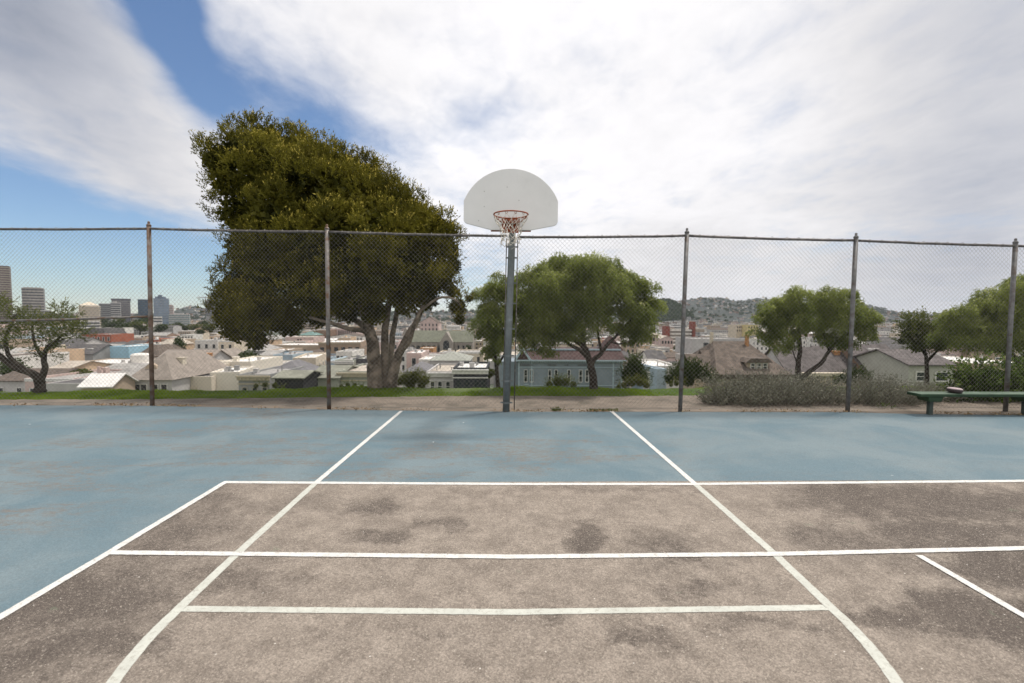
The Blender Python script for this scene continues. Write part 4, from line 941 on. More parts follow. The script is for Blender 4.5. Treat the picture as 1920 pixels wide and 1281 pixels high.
# construction crane far away
q = V(386, 600, 1250); b_ = MB(); zt_ = V(384, 556, 1250).z; b_.box(0, 1.6, 0, 1.6, -60, zt_-q.z); b_.box(-22, 14, 0, 1.6, zt_-q.z-3.4, zt_-q.z-1.6)
tag(b_.build('tower_crane', WALLS['pale grey'], loc=q), 'thin construction crane above the block beside the big tree', 'crane')

bld('brick_building', 'red brick building with dark roof left of the bright blue wall', 161, 208, 628, 651, 260, 16, 'brick red', ('flat', 'grey'), 0, [(1.2, 2, 1., fr(5))], 'building')
bld('dark_roofed_house', 'dark mansard-roofed house directly behind the red brick building', 152, 196, 627, 650, 285, 16, 'brick red', ('mansard', 'dark', 3.6))
bld('house', 'house with bright sky-blue side wall right of the skylit dark roof', 206, 241, 651, 673, 170, 14, mat('sky_blue_wall', (.33, .52, .62), .85, .06, .5), ('flat', 'white'), -6)
bld('house', 'lower sky-blue extension behind the white drum', 241, 254, 661, 674, 173, 12, mat('sky_blue_wall', (.33, .52, .62)), ('flat', 'white'))
bld('house', 'blue-sided shed-roofed house between the dark roof and the bright blue wall', 172, 206, 655, 674, 178, 14, mat('mid_blue_wall', (.19, .31, .42), .85, .1, .5), ('gable_x', 'grey', 1.5))
bld('dark_roofed_house', 'long dark roof with two white skylights left of the blue walls', 106, 174, 664, 676, 165, 13, 'grey', ('gable_x', 'dark', 3.0), 0, sky=((.48, .25, 1.6), (.74, .25, 1.6)))
rt, w_, h_, _ = bld('white_roofed_building', 'wide building with bright white roof and a small white drum on top', 122, 282, 683, 690, 130, 15, 'tan', ('flat', 'white'), 0, [(1.2, 1.3, .8, (.3, .62))], 'building')
m_ = MB(); m_.tube([(w_*.72, 5, h_), (w_*.72, 5, h_+2.2)], 2.3, 20); m_.tube([(w_*.72, 5, h_+2.2), (w_*.72, 5, h_+2.6), (w_*.72, 5, h_+2.8)], [2.3, 1.8, .3], 20); m_.build('drum', WALLS['white'], rt)
bld('house', 'peach stucco house left of the round green bush below the white roof', 86, 125, 694, 715, 105, 12, 'peach', ('gable_x', 'tan', 1.4), 0, [(1., 1.6, .8, (.2, .7))])
bld('house', 'long grey-brown house behind the green bush', 128, 272, 696, 716, 112, 12, 'tan', ('gable_x', 'grey', 1.2), 0, [(.7, 1.3, .9, (.12, .35, .75))])
bld('garage', 'low building with flat dark roof and two white skylights near the lawn', 86, 180, 720, 733, 70, 9, 'pale grey', ('flat', 'dark'), 0, sky=((.2, .5, .7), (.52, .5, .8)), cat='building', parapet=.1)
bld('garage', 'small house with bright white gabled roof close to the lawn', 152, 208, 725, 735, 62, 5, 'tan', ('gable_x', 'white', 1.3), 8)
bld('house', 'dark shadowed house end between the white gable and the dormer house', 200, 250, 712, 734, 74, 8, 'dark grey', ('gable_x', 'grey', 1.2))
rt, w_, h_, ro = bld('dormer_house', 'grey-roofed house with a small arched dormer crossed by the rusty fence post', 244, 322, 712, 733, 68, 14, 'pale grey', ('hip', mat('roof_taupe', (.25, .215, .185), .9, .15, 1.2, col2=(.19, .165, .14), thr=(.5, .7)), 3.6), 0, [(.7, 1.7, .8, (.17, .33, .6, .82))])
m_ = MB(); m_.box(1.6, 3.1, 1.1, 4.5, h_, h_+1.5); m_.prism([(1.45, h_+1.45), (3.25, h_+1.45), (3.0, h_+1.95), (2.35, h_+2.25), (1.7, h_+1.95)], 'y', .95, 4.4); d_ = m_.build('dormer', WALLS['tan'], rt); add_window(d_, 2.35, h_+.45, .6, .85, y=1.09)
bld('house', 'big taupe pitched roof behind the dormer house', 270, 372, 694, 712, 92, 14, 'pale grey', ('gable_x', mat('roof_taupe', (.25, .215, .185)), 3.4), 0, chim=((.93, .3, 1.2, 1.2), (.86, .35, 1., 1.)))
rt, w_, h_, ro = bld('stucco_house', 'large cream stucco house with parapets and small windows beside the dormer house', 320, 396, 709, 733, 72, 10, mat('wall_cream_bright', (.60, .53, .43), .9, .05, .5), ('flat', 'dark'), 0, [(1.9, .9, .5, (.14, .5))], chim=((.22, .06, .85, 3.0),), parapet=.25)
m_ = MB(); m_.box(w_*.28, w_*.66, -.12, -.022, h_-1.6, h_-1.35); m_.build('ledge', WALLS['cream'], rt)
mcr = mat('wall_cream_bright', (.60, .53, .43))
bld('stucco_house', 'taller cream block with three windows rising behind the stucco house', 358, 418, 686, 712, 82, 8, mcr, ('flat', 'white'), 0, [(1.5, 1.3, .75, (.34, .58, .86))], chim=((.1, .1, .9, 1.),))
bld('stucco_house', 'bright cream side wall next to the grey arched-window house', 394, 449, 702, 731, 73, 9, mat('wall_cream_white', (.70, .64, .54), .9, .04, .5), ('flat', 'white'), 14)
bld('stucco_house', 'white parapeted block right of the cream house with two slit windows', 410, 470, 681, 706, 84, 12, mat('wall_cream_white', (.70, .64, .54)), ('flat', 'white'), 0, [(1.8, 1.3, .5, (.25, .7))], chim=((.42, .1, .8, .9),))
bld('house', 'grey hip roof standing behind the cream stucco block', 372, 425, 679, 690, 104, 12, 'grey', ('hip', mat('roof_taupe', (.25, .215, .185)), 2.6))
bld('dark_roofed_house', 'wide dark curved roof behind the taupe roof', 288, 382, 672, 684, 150, 15, 'grey', ('hip', 'dark', 2.4), sky=((.6, .3, 1.2),))
bld('dark_roofed_house', 'brown sloping roof left of the wide dark roof', 252, 300, 668, 684, 155, 14, 'tan', ('hip', 'brown shingle', 3.5))
mgv = stucco('wall_grey_victorian', (.27, .27, .26)); mbt = mat('beige_trim', (.43, .37, .27), .8, .1, 3)
bld('victorian_house', 'grey Victorian house with beige cornice and three arched windows left under the big tree', 447, 505, 706, 730, 68, 12, mgv, ('flat', 'grey'), 0, [(1.6, 1.5, .62, (.2, .53, .85), 'front', True)], cornice=mbt, fm=mframeg)
bld('dark_roofed_house', 'slate pitched roof right of the three arched windows', 486, 570, 708, 724, 76, 10, 'grey', ('hip', mat('roof_slate', (.15, .145, .15), .9, .15, 1.), 2.4))
bld('dark_house', 'black-walled low house under the slate roof', 515, 568, 709, 726, 64, 6, mat('black_wall', (.02, .02, .022), .9, .2, 1), ('gable_x', mat('roof_lichen', (.20, .20, .16), .9, .2, 1), .6))
bld('victorian_house', 'sage-grey house with two arched windows left of the grey fence post', 580, 634, 709, 729, 69, 11, 'sage', ('gable_x', mat('roof_lichen', (.20, .20, .16)), 1.2), 0, [(1.4, 1.2, .6, (.2, .55, .88), 'front', True)], fm=mframeg)
rt, w_, h_, ro = bld('victorian_house', 'house with heavy bracketed cornice and bay windows right of the grey fence post', 634, 702, 700, 728, 70, 12, 'sage', ('flat', 'tan'), 0, [(1.9, 1.7, .7, (.2, .52, .8))], cornice=mbt, fm=mframe)
bld('house', 'cream house with three small windows under the middle of the big tree', 549, 592, 675, 702, 120, 18, 'cream', ('flat', 'white'), 12, [(1.6, 1.9, .85, (.35, .55, .82)), (1.5, 1., .7, (.3, .6, .8), 'right')], parapet=.5)
bld('house', 'pale blue house with tall bays left of the cream three-window house', 512, 548, 667, 696, 130, 14, 'pale blue', ('flat', 'grey'), 0, [(1.5, 1.7, .8, (.15, .35, .65, .88))])
bld('house', 'grey-blue lower house left of the pale blue bays', 484, 514, 667, 690, 134, 14, 'pale blue', ('gable_x', 'grey', 1.0), 0, [(1.8, 1., .7, (.3, .7))])
bld('house', 'long white garden wall building behind the slate roof', 455, 512, 686, 700, 100, 10, 'white', ('flat', 'tan'), 0, [(1.5, .9, .5, (.3,))])
rt, w_, h_, ro = bld('brick_building', 'tan brick apartment block with paired windows left of the pale trunks', 597, 676, 643, 672, 230, 22, mat('tan_brick', (.34, .25, .18), .9, .08, .5), ('flat', 'white'), 8, [(2.2, 2., .95, [f+d for f in fr(6) for d in (-.022, .022)]), (6.2, 2., .95, [f+d for f in fr(6)[3:] for d in (-.022, .022)]), (2.2, 2., .9, fr(5), 'right'), (6.2, 2., .9, fr(5), 'right')], 'building', cornice=mbt, wframe=False)
bld('brick_building', 'long plain tan building stretching left from the paired-window block', 512, 597, 648, 660, 240, 20, 'tan', ('flat', 'white'), 0, [(2., 1.6, .9, (.18, .3, .7))], 'building', wframe=False)
bld('building', 'pinkish-tan long low building above the plain tan building', 535, 588, 633, 642, 330, 20, 'pale pink', ('flat', 'tan'), 0, [(1., 1.8, 1.1, (.45, .55))], cat='building', wframe=False)
bld('building', 'green metal hipped roof hall under the big tree', 560, 590, 629, 634, 380, 18, 'tan', ('hip', mat('roof_green_metal', (.12, .20, .18), .6, .1, .5), 3), cat='building')
bld('building', 'brown brick block right of the green metal roof', 592, 615, 620, 634, 400, 20, 'brown', ('flat', 'tan'), cat='building')
bld('building', 'white and maroon striped apartment facade behind the fence post', 615, 668, 617, 632, 420, 20, 'pale pink', ('flat', 'grey'), 0, [(1.2, 4.5, 1., fr(9, .35, 1.))], cat='building', wframe=False)
rt, w_, h_, ro = bld('dark_house', 'dark blue-grey house with sloping orange awning beside the pale trunks', 662, 697, 676, 700, 100, 12, 'dark grey', ('flat', 'white'), 0, [(.8, 1.3, 1., (.3, .7))], parapet=.4)
m_ = MB(); m_.add([(.3, -.05, h_-1.1), (w_, -.05, h_-2.2), (w_, -1.3, h_-2.7), (.3, -1.3, h_-1.7)], [(0, 1, 2, 3)]); m_.build('awning', mat('orange_awning', (.42, .14, .05), .8, .15, 2), rt)
bld('house', 'grey house with tall narrow columns left of the orange awning house', 628, 662, 678, 700, 98, 10, 'sage', ('flat', 'grey'), 0, [(1.3, 1.9, .35, fr(7))], cornice=mframe)
bld('house', 'white bay-windowed house above the columned house', 630, 660, 661, 680, 140, 12, 'white', ('flat', 'grey'), 0, [(1, 1.5, .8, fr(4))])
# ---- centre gap: church etc.
mst = mat('church_stone', (.29, .26, .225), .9, .12, .6, bump=.2, bscale=6); mcr_ = mat('church_roof', (.135, .14, .105), .9, .15, .4)
rt, w_, h_, ro = bld('church', 'long stone church with mossy green gabled roof and pointed windows between the trees', 766, 886, 641, 662, 330, 22, mst, ('gable_x', mcr_, 7.6), 0, [(2.5, 5., 2.4, [(774+10*k-766)/120 for k in range(6)], 'front', True), (2.5, 5., 1.2, (.78, .86, .96), 'front', False)], 'church', wframe=False)
m_ = MB(); xa, xb = w_*(826-766)/120, w_*(850-766)/120; m_.box(xa, xb, -4, 10, 0, h_); m_.prism([(xa, h_), (xb, h_), ((xa+xb)/2, h_+7.2)], 'y', -4, 10); tr = m_.build('transept', mst, rt)
add_window(tr, (xa+xb)/2, h_-6.3, 4.2, 7.5, 'front', 0, True, None, False, -4.02)
for x in [w_*(769+10*k-766)/120 for k in range(6)]+[w_*.74, w_*.82, w_*.91, w_*.99]:
    m_ = MB(); m_.box(x-.35, x+.35, -1.2, -.03, 0, h_-.6); m_.build('buttress', mst, rt)
m_ = MB(); m_.box(-4.5, -.05, 2, 8, 0, h_+6); m_.prism([(-4.6, h_+6), (0, h_+6), (-2.3, h_+10)], 'y', 1.9, 8.1); m_.build('tower', mst, rt)
bld('house', 'pink and cream gabled apartment house behind the church roof', 788, 822, 605, 622, 420, 20, 'pale pink', ('gable_y', 'brown shingle', 5.), 0, [(1., 2.2, 1.1, fr(5)), (5., 2.2, 1.1, fr(5))], wframe=False)
bld('house', 'grey-green roofed house with a row of windows below the church', 806, 879, 676, 693, 125, 14, 'pale grey', ('hip', mat('roof_greygreen', (.27, .275, .24), .9, .12, 1.), 1.8), 0, [(1.1, 1.5, .6, (.05, .10, .17, .28, .36, .48, .62, .70, .8, .9))])
bld('house', 'pinkish white stucco block right of the pale trunks', 762, 790, 664, 690, 135, 14, 'pale pink', ('flat', 'white'), 0, [(1.2, 3.5, 1.1, (.5,))])
bld('house', 'low white flat-roofed annex right of the pinkish block', 785, 805, 676, 692, 128, 12, 'white', ('flat', 'white'))
bld('house', 'orange-brown building in front of the church nave', 787, 812, 654, 668, 240, 12, mat('orange_wall', (.42, .22, .10), .9, .2, .5), ('flat', 'tan'), wframe=False, win=[(1., 2., 1.4, (.3, .7))])
bld('victorian_house', 'pale grey house with two arched windows between the yellow bush and the dark house', 800, 850, 700, 726, 72, 12, 'pale grey', ('flat', 'tan'), 0, [(1.3, 1.5, .55, (.22, .5, .8), 'front', True)], cornice=mframe)
bld('dark_house', 'dark charcoal house with white roof edge left of the hoop pole', 850, 914, 694, 726, 66, 9, mat('charcoal_wall', (.035, .037, .042), .9, .25, .8, col2=(.07, .07, .072), thr=(.5, .7)), ('flat', 'white'), 0, [(1.5, 1.6, .6, (.15, .4, .68, .88))], cornice=mframe, wframe=False, parapet=.35)
bld('house', 'hip-roofed low house below the white annex', 757, 800, 697, 708, 84, 9, 'pale grey', ('hip', mat('roof_slate', (.15, .145, .15)), 1.2))
# ---- right of the forked tree
rt, w_, h_, ro = bld('apartment_block', 'white-balconied apartment block between two dark red stair towers', 1256, 1296, 618, 650, 370, 16, mat('balcony_wall', (.33, .30, .27), .9, .1, .3), ('flat', 'grey'), 0, (), 'apartment block')
for k in range(5):
    m_ = MB(); m_.box(0, w_, -1.4, -.03, h_-1.2-k*2.75, h_-.1-k*2.75); m_.build('balcony', WALLS['white'], rt)
mredt = mat('dark_red_tower', (.21, .075, .06), .9, .12, .3)
for a, b_, t_ in ((1245, 1255.5, 612), (1296.5, 1303, 603)):
    xa = (a-1256)/40*w_; xb = (b_-1256)/40*w_; xa, xb = xa+(xb-xa)*.12, xb-(xb-xa)*.12; m_ = MB(); m_.box(xa, xb, -2, 6, 0, h_+(618-t_)*370/F); m_.build('stair_tower', mredt, rt)
bld('house', 'pink arched building left of the balconied block', 1218, 1240, 628, 647, 340, 16, 'pale pink', ('hip', 'tan', 1.5), 0, [(2, 2.5, 1.6, fr(4), 'front', True)], wframe=False)
bld('house', 'small pink house right below the red stair tower', 1240, 1262, 635, 652, 320, 14, 'pale pink', ('gable_y', 'tan', 1.8), 0, [(1.5, 2., 1.2, fr(4))], wframe=False)
bld('white_roofed_building', 'long building with broad white roof right of the dark rounded bush', 1200, 1275, 690, 700, 85, 14, 'white', ('flat', 'white'), 0, parapet=.4, cat='building')
bld('house', 'pale house with a bay window peeping between two dark bushes', 1214, 1232, 701, 724, 66, 8, 'white', ('flat', 'white'), 0, [(1.0, 1.5, .5, (.4, .7))])
bld('house', 'pale blue plain wall right of the bay window house', 1232, 1250, 696, 722, 64, 8, 'pale blue', ('flat', 'white'), 10)
bld('house', 'slate gabled cottage above the broad white roof', 1216, 1248, 673, 684, 150, 10, 'white', ('gable_x', 'dark', 2.2))
bld('concrete_building', 'large blank grey concrete building with one dark window above the shingled roof', 1298, 1400, 638, 668, 200, 20, 'pale grey', ('flat', 'grey'), 0, [(1., 2.8, 2.2, (.25,))], 'building', parapet=.6)
bld('building', 'cream apartment building with dark window rows left of the round tree', 1381, 1402, 610, 628, 420, 16, 'cream', ('flat', 'grey'), 0, [(1., 1.6, 1., fr(5)), (4, 1.6, 1., fr(5))], cat='building', wframe=False)
bld('building', 'yellow apartment building touching the round tree crown', 1402, 1422, 610, 628, 410, 16, 'pale yellow', ('flat', 'grey'), 0, [(1., 1.6, 1., fr(4)), (4, 1.6, 1., fr(4))], cat='building', wframe=False)
# shingled house
mtr = mat('brown_timber', (.075, .055, .045), .9, .2, 2)
rt, w_, h_, ro = bld('shingled_house', 'large brown shingle-roofed house with a three-window dormer behind the lavender shrubs', 1330, 1466, 699, 726, 52, 9, mat('wall_tan_light', (.42, .35, .28), .9, .1, 1), ('flat', 'brown shingle'), 0, [(1.0, 1.1, .5, (.36, .46, .78))], parapet=.01)
z0 = h_; SY = 52/F
def sx_(px): return (px-1330)/136*w_
r_ = MB(); r_.add([(sx_(1338), -.9, z0-.1), (sx_(1478), -.9, z0-.1), (sx_(1440), 5, z0+3.3), (sx_(1372), 5, z0+3.3), (sx_(1325), 10, z0-.1), (sx_(1490), 10, z0-.1)], [(0, 1, 2, 3), (1, 5, 2), (0, 3, 4), (4, 3, 2, 5), (0, 4, 5, 1)]); r_.build('main_roof', ROOFS['brown shingle'], rt)
r_ = MB(); r_.box(sx_(1338), sx_(1478), -.92, -.8, z0-.34, z0-.1); r_.box(sx_(1338)+.1, sx_(1478)-.3, -.8, -.03, z0-.6, z0-.38); r_.build('eave', mtr, rt)
for xa, xb, y0, zb, rs, nm in ((1310, 1352, .0, 1.3, 1.6, 'side_gable'), (1346, 1388, .8, 1.4, 1.9, 'side_gable')):
    r_ = MB(); gable(r_, sx_(xa), sx_(xb), y0+1, y0+6, z0+zb-1.2, rs, 'x', .3); r_.box(sx_(xa)+.1, sx_(xb)-.1, y0+1.2, y0+5.8, 0, z0+zb-1.1, 1); r_.build(nm, [ROOFS['brown shingle'], WALLS['tan']], rt)
r_ = MB(); xa, xb = sx_(1403), sx_(1442); r_.box(xa, xb, .2, 3.5, z0+.2, z0+1.25); do_ = r_.build('dormer', WALLS['tan'], rt)
r_ = MB(); r_.prism([(xa-.35, z0+1.15), (xb+.35, z0+1.15), (xb-.2, z0+1.62), (xa+.2, z0+1.62)], 'y', -.1, 4.2); r_.build('dormer_roof', ROOFS['brown shingle'], do_)
for px in (1412, 1423.5, 1435): add_window(do_, sx_(px), z0+.4, .40, .62, y=.19)
r_ = MB(); r_.box(sx_(1432), sx_(1437), 4, 4.4, z0+2, z0+4.1); r_.build('chimney', mchim, rt)
b_ = MB(); r_ = MB(); r_.box(sx_(1368), sx_(1373), 5, 5.4, z0+2.8, z0+4.4); r_.build('chimney', WALLS['cream'], rt)
# right roofs
mrd = mat('roof_dusty_brown', (.115, .10, .097), .95, .25, 1.4, col2=(.075, .066, .063), thr=(.5, .7))
bld('dark_roofed_house', 'dark pitched-roof house with small gable behind the V-shaped trunk', 1480, 1560, 700, 715, 60, 8, 'pale grey', ('gable_x', mrd, 3.0), 0, [(.6, 1., .8, (.5,))], chim=((.25, .5, .6, 1.2), (.75, .5, .7, 1.)))
rt, w_, h_, ro = bld('dark_roofed_house', 'steep dusty-brown roof with orange brick chimney right of the fence post', 1560, 1632, 697, 716, 62, 8, 'brown', ('gable_x', mrd, 3.1), 0, chim=((.45, .35, .8, .9), (.12, .5, .8, .9)))
m_ = MB(); m_.prism([(w_*.53, h_+.1), (w_*.85, h_+.1), (w_*.69, h_+1.5)], 'y', .1, 3.5); m_.build('small_gable', mrd, rt)
rt, w_, h_, ro = bld('dark_roofed_house', 'dusty-brown roof with white-trimmed triangular gable window left of the bench', 1628, 1706, 699, 716, 60, 9, 'brown', ('gable_x', mrd, 3.3), 0, (), sky=((.52, .4, .5), (.62, .4, .5), (.7, .4, .5), (.78, .2, .4)))
xa, xb = w_*(1650-1628)/78, w_*(1681-1628)/78
m_ = MB(); m_.prism([(xa, h_+.25), (xb, h_+.25), ((xa+xb)/2, h_+1.35)], 'y', -.02, 3.5); gg = m_.build('gable_window', mglass, rt)
m_ = MB(); m_.prism([(xa-.15, h_+.2), (xa+.05, h_+.2), ((xa+xb)/2, h_+1.3), ((xa+xb)/2, h_+1.52)], 'y', -.15, 3.6); m_.prism([(xb-.05, h_+.2), (xb+.15, h_+.2), ((xa+xb)/2, h_+1.52), ((xa+xb)/2, h_+1.3)], 'y', -.15, 3.6); m_.box(xa, xb, -.13, -.03, h_+.55, h_+.65); m_.build('gable_trim', mframe, gg)
m_ = MB(); m_.box(w_*.03, w_*.055, -.3, .0, h_-.9, h_+2.6); m_.build('flue', WALLS['cream'], rt)
bld('house', 'pale stucco house with two square windows behind the small brown-tinged tree', 1704, 1790, 684, 712, 54, 9, mat('wall_stucco_olive', (.40, .39, .34), .9, .08, 1), ('gable_x', mrd, 1.4), 0, [(.9, .95, .9, (.25,)), (.9, .95, 1.4, (.72,))])
bld('white_roofed_building', 'low building with flat white roof behind the green shrub at the right edge', 1830, 1960, 684, 712, 56, 12, 'tan', ('flat', 'white'), 0, [(1., 1., .8, fr(5))], 'building', parapet=.12)
bld('dark_roofed_house', 'brown roof seen below the right weeping tree', 1775, 1840, 697, 712, 66, 9, 'brown', ('gable_x', mrd, 2.0))
# stone balustrade
q = V(1505, 706, 16); q2 = V(1583, 706, 16); bal = empty('balustrade', (q.x, 16, q.z-.55), 'low pale stone balustrade behind the V-shaped trunk', 'balustrade'); Lb = q2.x-q.x
m_ = MB(); m_.box(0, Lb, -.12, .12, .57, .68); m_.build('top_rail', WALLS['cream'], bal); m_ = MB(); m_.box(0, Lb, -.12, .12, .18, .28); m_.box(0, Lb, -.08, .08, -.8, .18); m_.build('base', WALLS['cream'], bal)
for k in range(14):
    x = Lb*(k+.5)/14; m_ = MB(); m_.tube([(x, 0, .28), (x, 0, .36), (x, 0, .45), (x, 0, .57)], [.04, .05, .03, .04], 8); m_.build('baluster', WALLS['cream'], bal, True)
HB += [(1476, 1600, 640, 728, 26, 50, 50, 72), (1310, 1480, 640, 728, 14, 34, 48, 66)]

# ---- blob trees for the town
def blobtree(name, nleaf, m, seed):
    rg = np.random.default_rng(seed); Ps = []
    for k in range(7):
        c = np.array([rg.uniform(-.55, .55), rg.uniform(-.55, .55), rg.uniform(.45, 1.25)]); r = rg.uniform(.38, .6)
        d = nrm(rg.normal(size=(nleaf//7, 3))); Ps.append(c+d*r*(1-.3*rg.random((len(d), 1))))
    P = np.concatenate(Ps); V_, Fq = leafgeo(P, rg.normal(size=P.shape)+np.array([0, 0, .4]), .22, .16)
    me_o = npmesh(name, V_, Fq, m, tint=np.clip(rg.random(len(P))*.8, 0, 1)); me = me_o.data; bpy.data.objects.remove(me_o); return me
TM = [blobtree('tree_crown', 1100, Ldark, 1), blobtree('tree_crown', 1100, Lbig, 2), blobtree('tree_crown', 1000, Lolv, 3)]
def citytree(px, pyt, Y, wpx, k=0, label=None, squash=1., group=None, cat='tree', tall=None, base_drop=0):
    a = V(px, pyt, Y); r = wpx*Y/F/2; z0 = G1(a.x, Y); hgt = r*1.75*squash
    root = empty('town_tree', (a.x, Y, a.z-hgt), label, cat, group, random.uniform(0, 6))
    o = link('crown', TM[k], root); o.scale = (r, r, hgt/1.75)
    m_ = MB(); m_.tube([(0, 0, z0-(a.z-hgt)-.5 if z0 < a.z-hgt else -.5), (0, 0, hgt*.5)], [r*.12, r*.05], 6); m_.build('trunk', mbark_d, root); return root
citytree(138, 690, 92, 52, 2, 'round green bush-like tree below the wide white-roofed building', .7); HB.append((112, 162, 694, 713, 0, 0, 0, 0))
citytree(337, 628, 190, 20, 0, 'dark cone-shaped tree behind the wide dark roof', 1.9); HB.append((328, 348, 634, 660, 0, 0, 0, 0))
citytree(470, 655, 110, 46, 0, 'dark tree below the hanging left lobe of the big tree', .8)
citytree(475, 666, 105, 40, 2, 'yellow-green treetop left of the pale blue houses', .35)
citytree(605, 684, 90, 26, 2, 'yellow-green treetop in front of the cream three-window house', .7)
citytree(585, 690, 88, 16, 2, 'small yellow-green treetop left of the larger one', .6)
citytree(877, 645, 300, 14, 0, 'dark conifer against the right end of the church', 1.7)
citytree(150, 632, 240, 36, 0, 'dark tree touching the red brick building', 1.0)
citytree(1268, 646, 250, 12, 0, 'round dark tree left of the fence post below the balconied block', 1.)
citytree(918, 690, 68, 22, 2, 'olive bush between the charcoal house and the pole', 1.2)
for k, (px, py, Y, wp) in enumerate([(190, 592, 900, 22), (205, 600, 700, 26), (222, 596, 850, 20), (236, 603, 650, 30), (250, 597, 800, 26), (262, 602, 600, 30), (275, 594, 900, 20), (300, 606, 600, 24), (315, 607, 620, 22), (330, 603, 800, 18), (345, 606, 700, 20), (362, 607, 700, 20), (378, 600, 900, 18), (375, 616, 450, 18), (392, 606, 650, 26), (215, 610, 520, 24)]):
    citytree(px, py, Y, wp, (0, 0, 2)[k % 3], 'dark street tree in the belt below the downtown towers', .8, 'tree belt below the downtown towers')

# ---- ordinary houses: nearest first, each only where it shows
GW, GH = 1024, 683; sc_ = GW/1920.
occ = np.zeros((GH, GW), bool); occ[int(727*sc_):] = True
def mark(px0, px1, py0, py1): occ[max(0, int(py0*sc_)):max(0, int(round(py1*sc_))), max(0, int(px0*sc_)):max(0, int(round(px1*sc_)))] = True
for l in LB_: mark(l[0]-l[2]*.8, l[0]+l[2]*.8, l[1]-l[2]*.7, l[1]+l[2]*.7)
for h_ in HB: mark(h_[0], h_[1], h_[2], 728 if h_[6] and h_[6] < 90 else h_[3])
LM = [(-60, 'near the brown high-rise'), (60, 'below the grey tower'), (165, 'below the balcony tower'), (235, 'below the capped tower'), (300, 'below the glass tower'), (345, 'below the office block'),
      (400, 'left of the big tree'), (540, 'under the big tree'), (640, 'beside the grey post'), (715, 'between the trunks'), (775, 'left of the stone church'), (830, 'near the stone church'), (890, 'right of the church'),
      (1040, 'behind the forked tree'), (1215, 'right of the forked tree'), (1275, 'near the red stair towers'), (1340, 'above the concrete building'), (1400, 'left of the round tree'), (1520, 'behind the round tree'), (1640, 'right of the round tree'), (1760, 'left of the edge tree'), (1900, 'behind the edge tree')]
wk = list(WALLS); wp_ = [5, 4.5, 3.2, 3, 1.5, 3.5, 2, .8, 1.2, .7, .7, .3, .6]
rk = ['white', 'grey', 'tan', 'dark', 'brown shingle']
cands = []; Yc = 84.; row = True
while Yc < 2250:
    row = len(cands) and not row; step = (14 if row else 30)+Yc*.035; xh = (1000/F)*Yc
    x = -xh*1.02+random.uniform(0, 8)
    while x < xh*1.02:
        w = random.choice((6, 6.5, 7, 7.5, 8, 8, 9, 10)) if Yc < 320 else random.choice((8, 10, 14, 20, 26)); y = Yc+random.uniform(-3, 3)*(1+Yc/400)
        hh = random.choice((6.5, 8, 9, 10, 11, 12, 13.5, 15)) + (random.choice((0, 0, 3, 6)) if w > 13 and Yc > 500 else 0)
        cands.append((y, x, w, hh, random.uniform(11, 16)*(1+.3*(w > 13)))); x += w+random.choice((0, .2, .3, 1, 3, 6))*(1+Yc/900)
    Yc += step
cands.sort()
chosen = []
for (y, x, w, hh, dp) in cands:
    z0 = float(terr(x+w/2, y)); zt_ = z0+hh
    p0 = 949+F*x/y; p1 = 949+F*(x+w)/y
    if p1 < -40 or p0 > 1960: continue
    pt = 595+F*(H-zt_)/y
    bad = False
    for h_ in HB:
        if h_[7] and x < h_[5] and x+w > h_[4] and y < h_[7] and y+dp > h_[6]: bad = True; break
        if h_[6] and y < h_[6] and p0 < h_[1] and p1 > h_[0]:
            lim = H-(h_[3]-595)*y/F
            if zt_ > lim:
                zt_ = lim-.2
                if zt_-z0 < 4: bad = True; break
    if bad: continue
    kind = random.choices(['flat', 'gable_x', 'gable_y', 'hip'], [7, 1.6, 1, 1])[0]
    rise = 0 if kind == 'flat' else random.uniform(1.5, 2.6)
    pt = 595+F*(H-zt_)/y; ptb = 595+F*(H-zt_-rise*.8)/(y+dp*(1 if kind == 'flat' else .5)); pb = 595+F*(H-z0)/y
    r0 = max(0, int(min(pt, ptb)*sc_)); r1 = int(round(pb*sc_)); c0 = max(0, int(p0*sc_)); c1 = max(c0+1, int(round(p1*sc_)))
    sub = occ[r0:r1, c0:c1]; vis = sub.size-int(sub.sum())
    if vis < 1: continue
    occ[r0:r1, c0:c1] = True; chosen.append([vis, x, y, w, dp, z0, zt_, kind, rise])
order = sorted(chosen, key=lambda c: -c[0]); indiv = set(id(c) for c in order[:250])
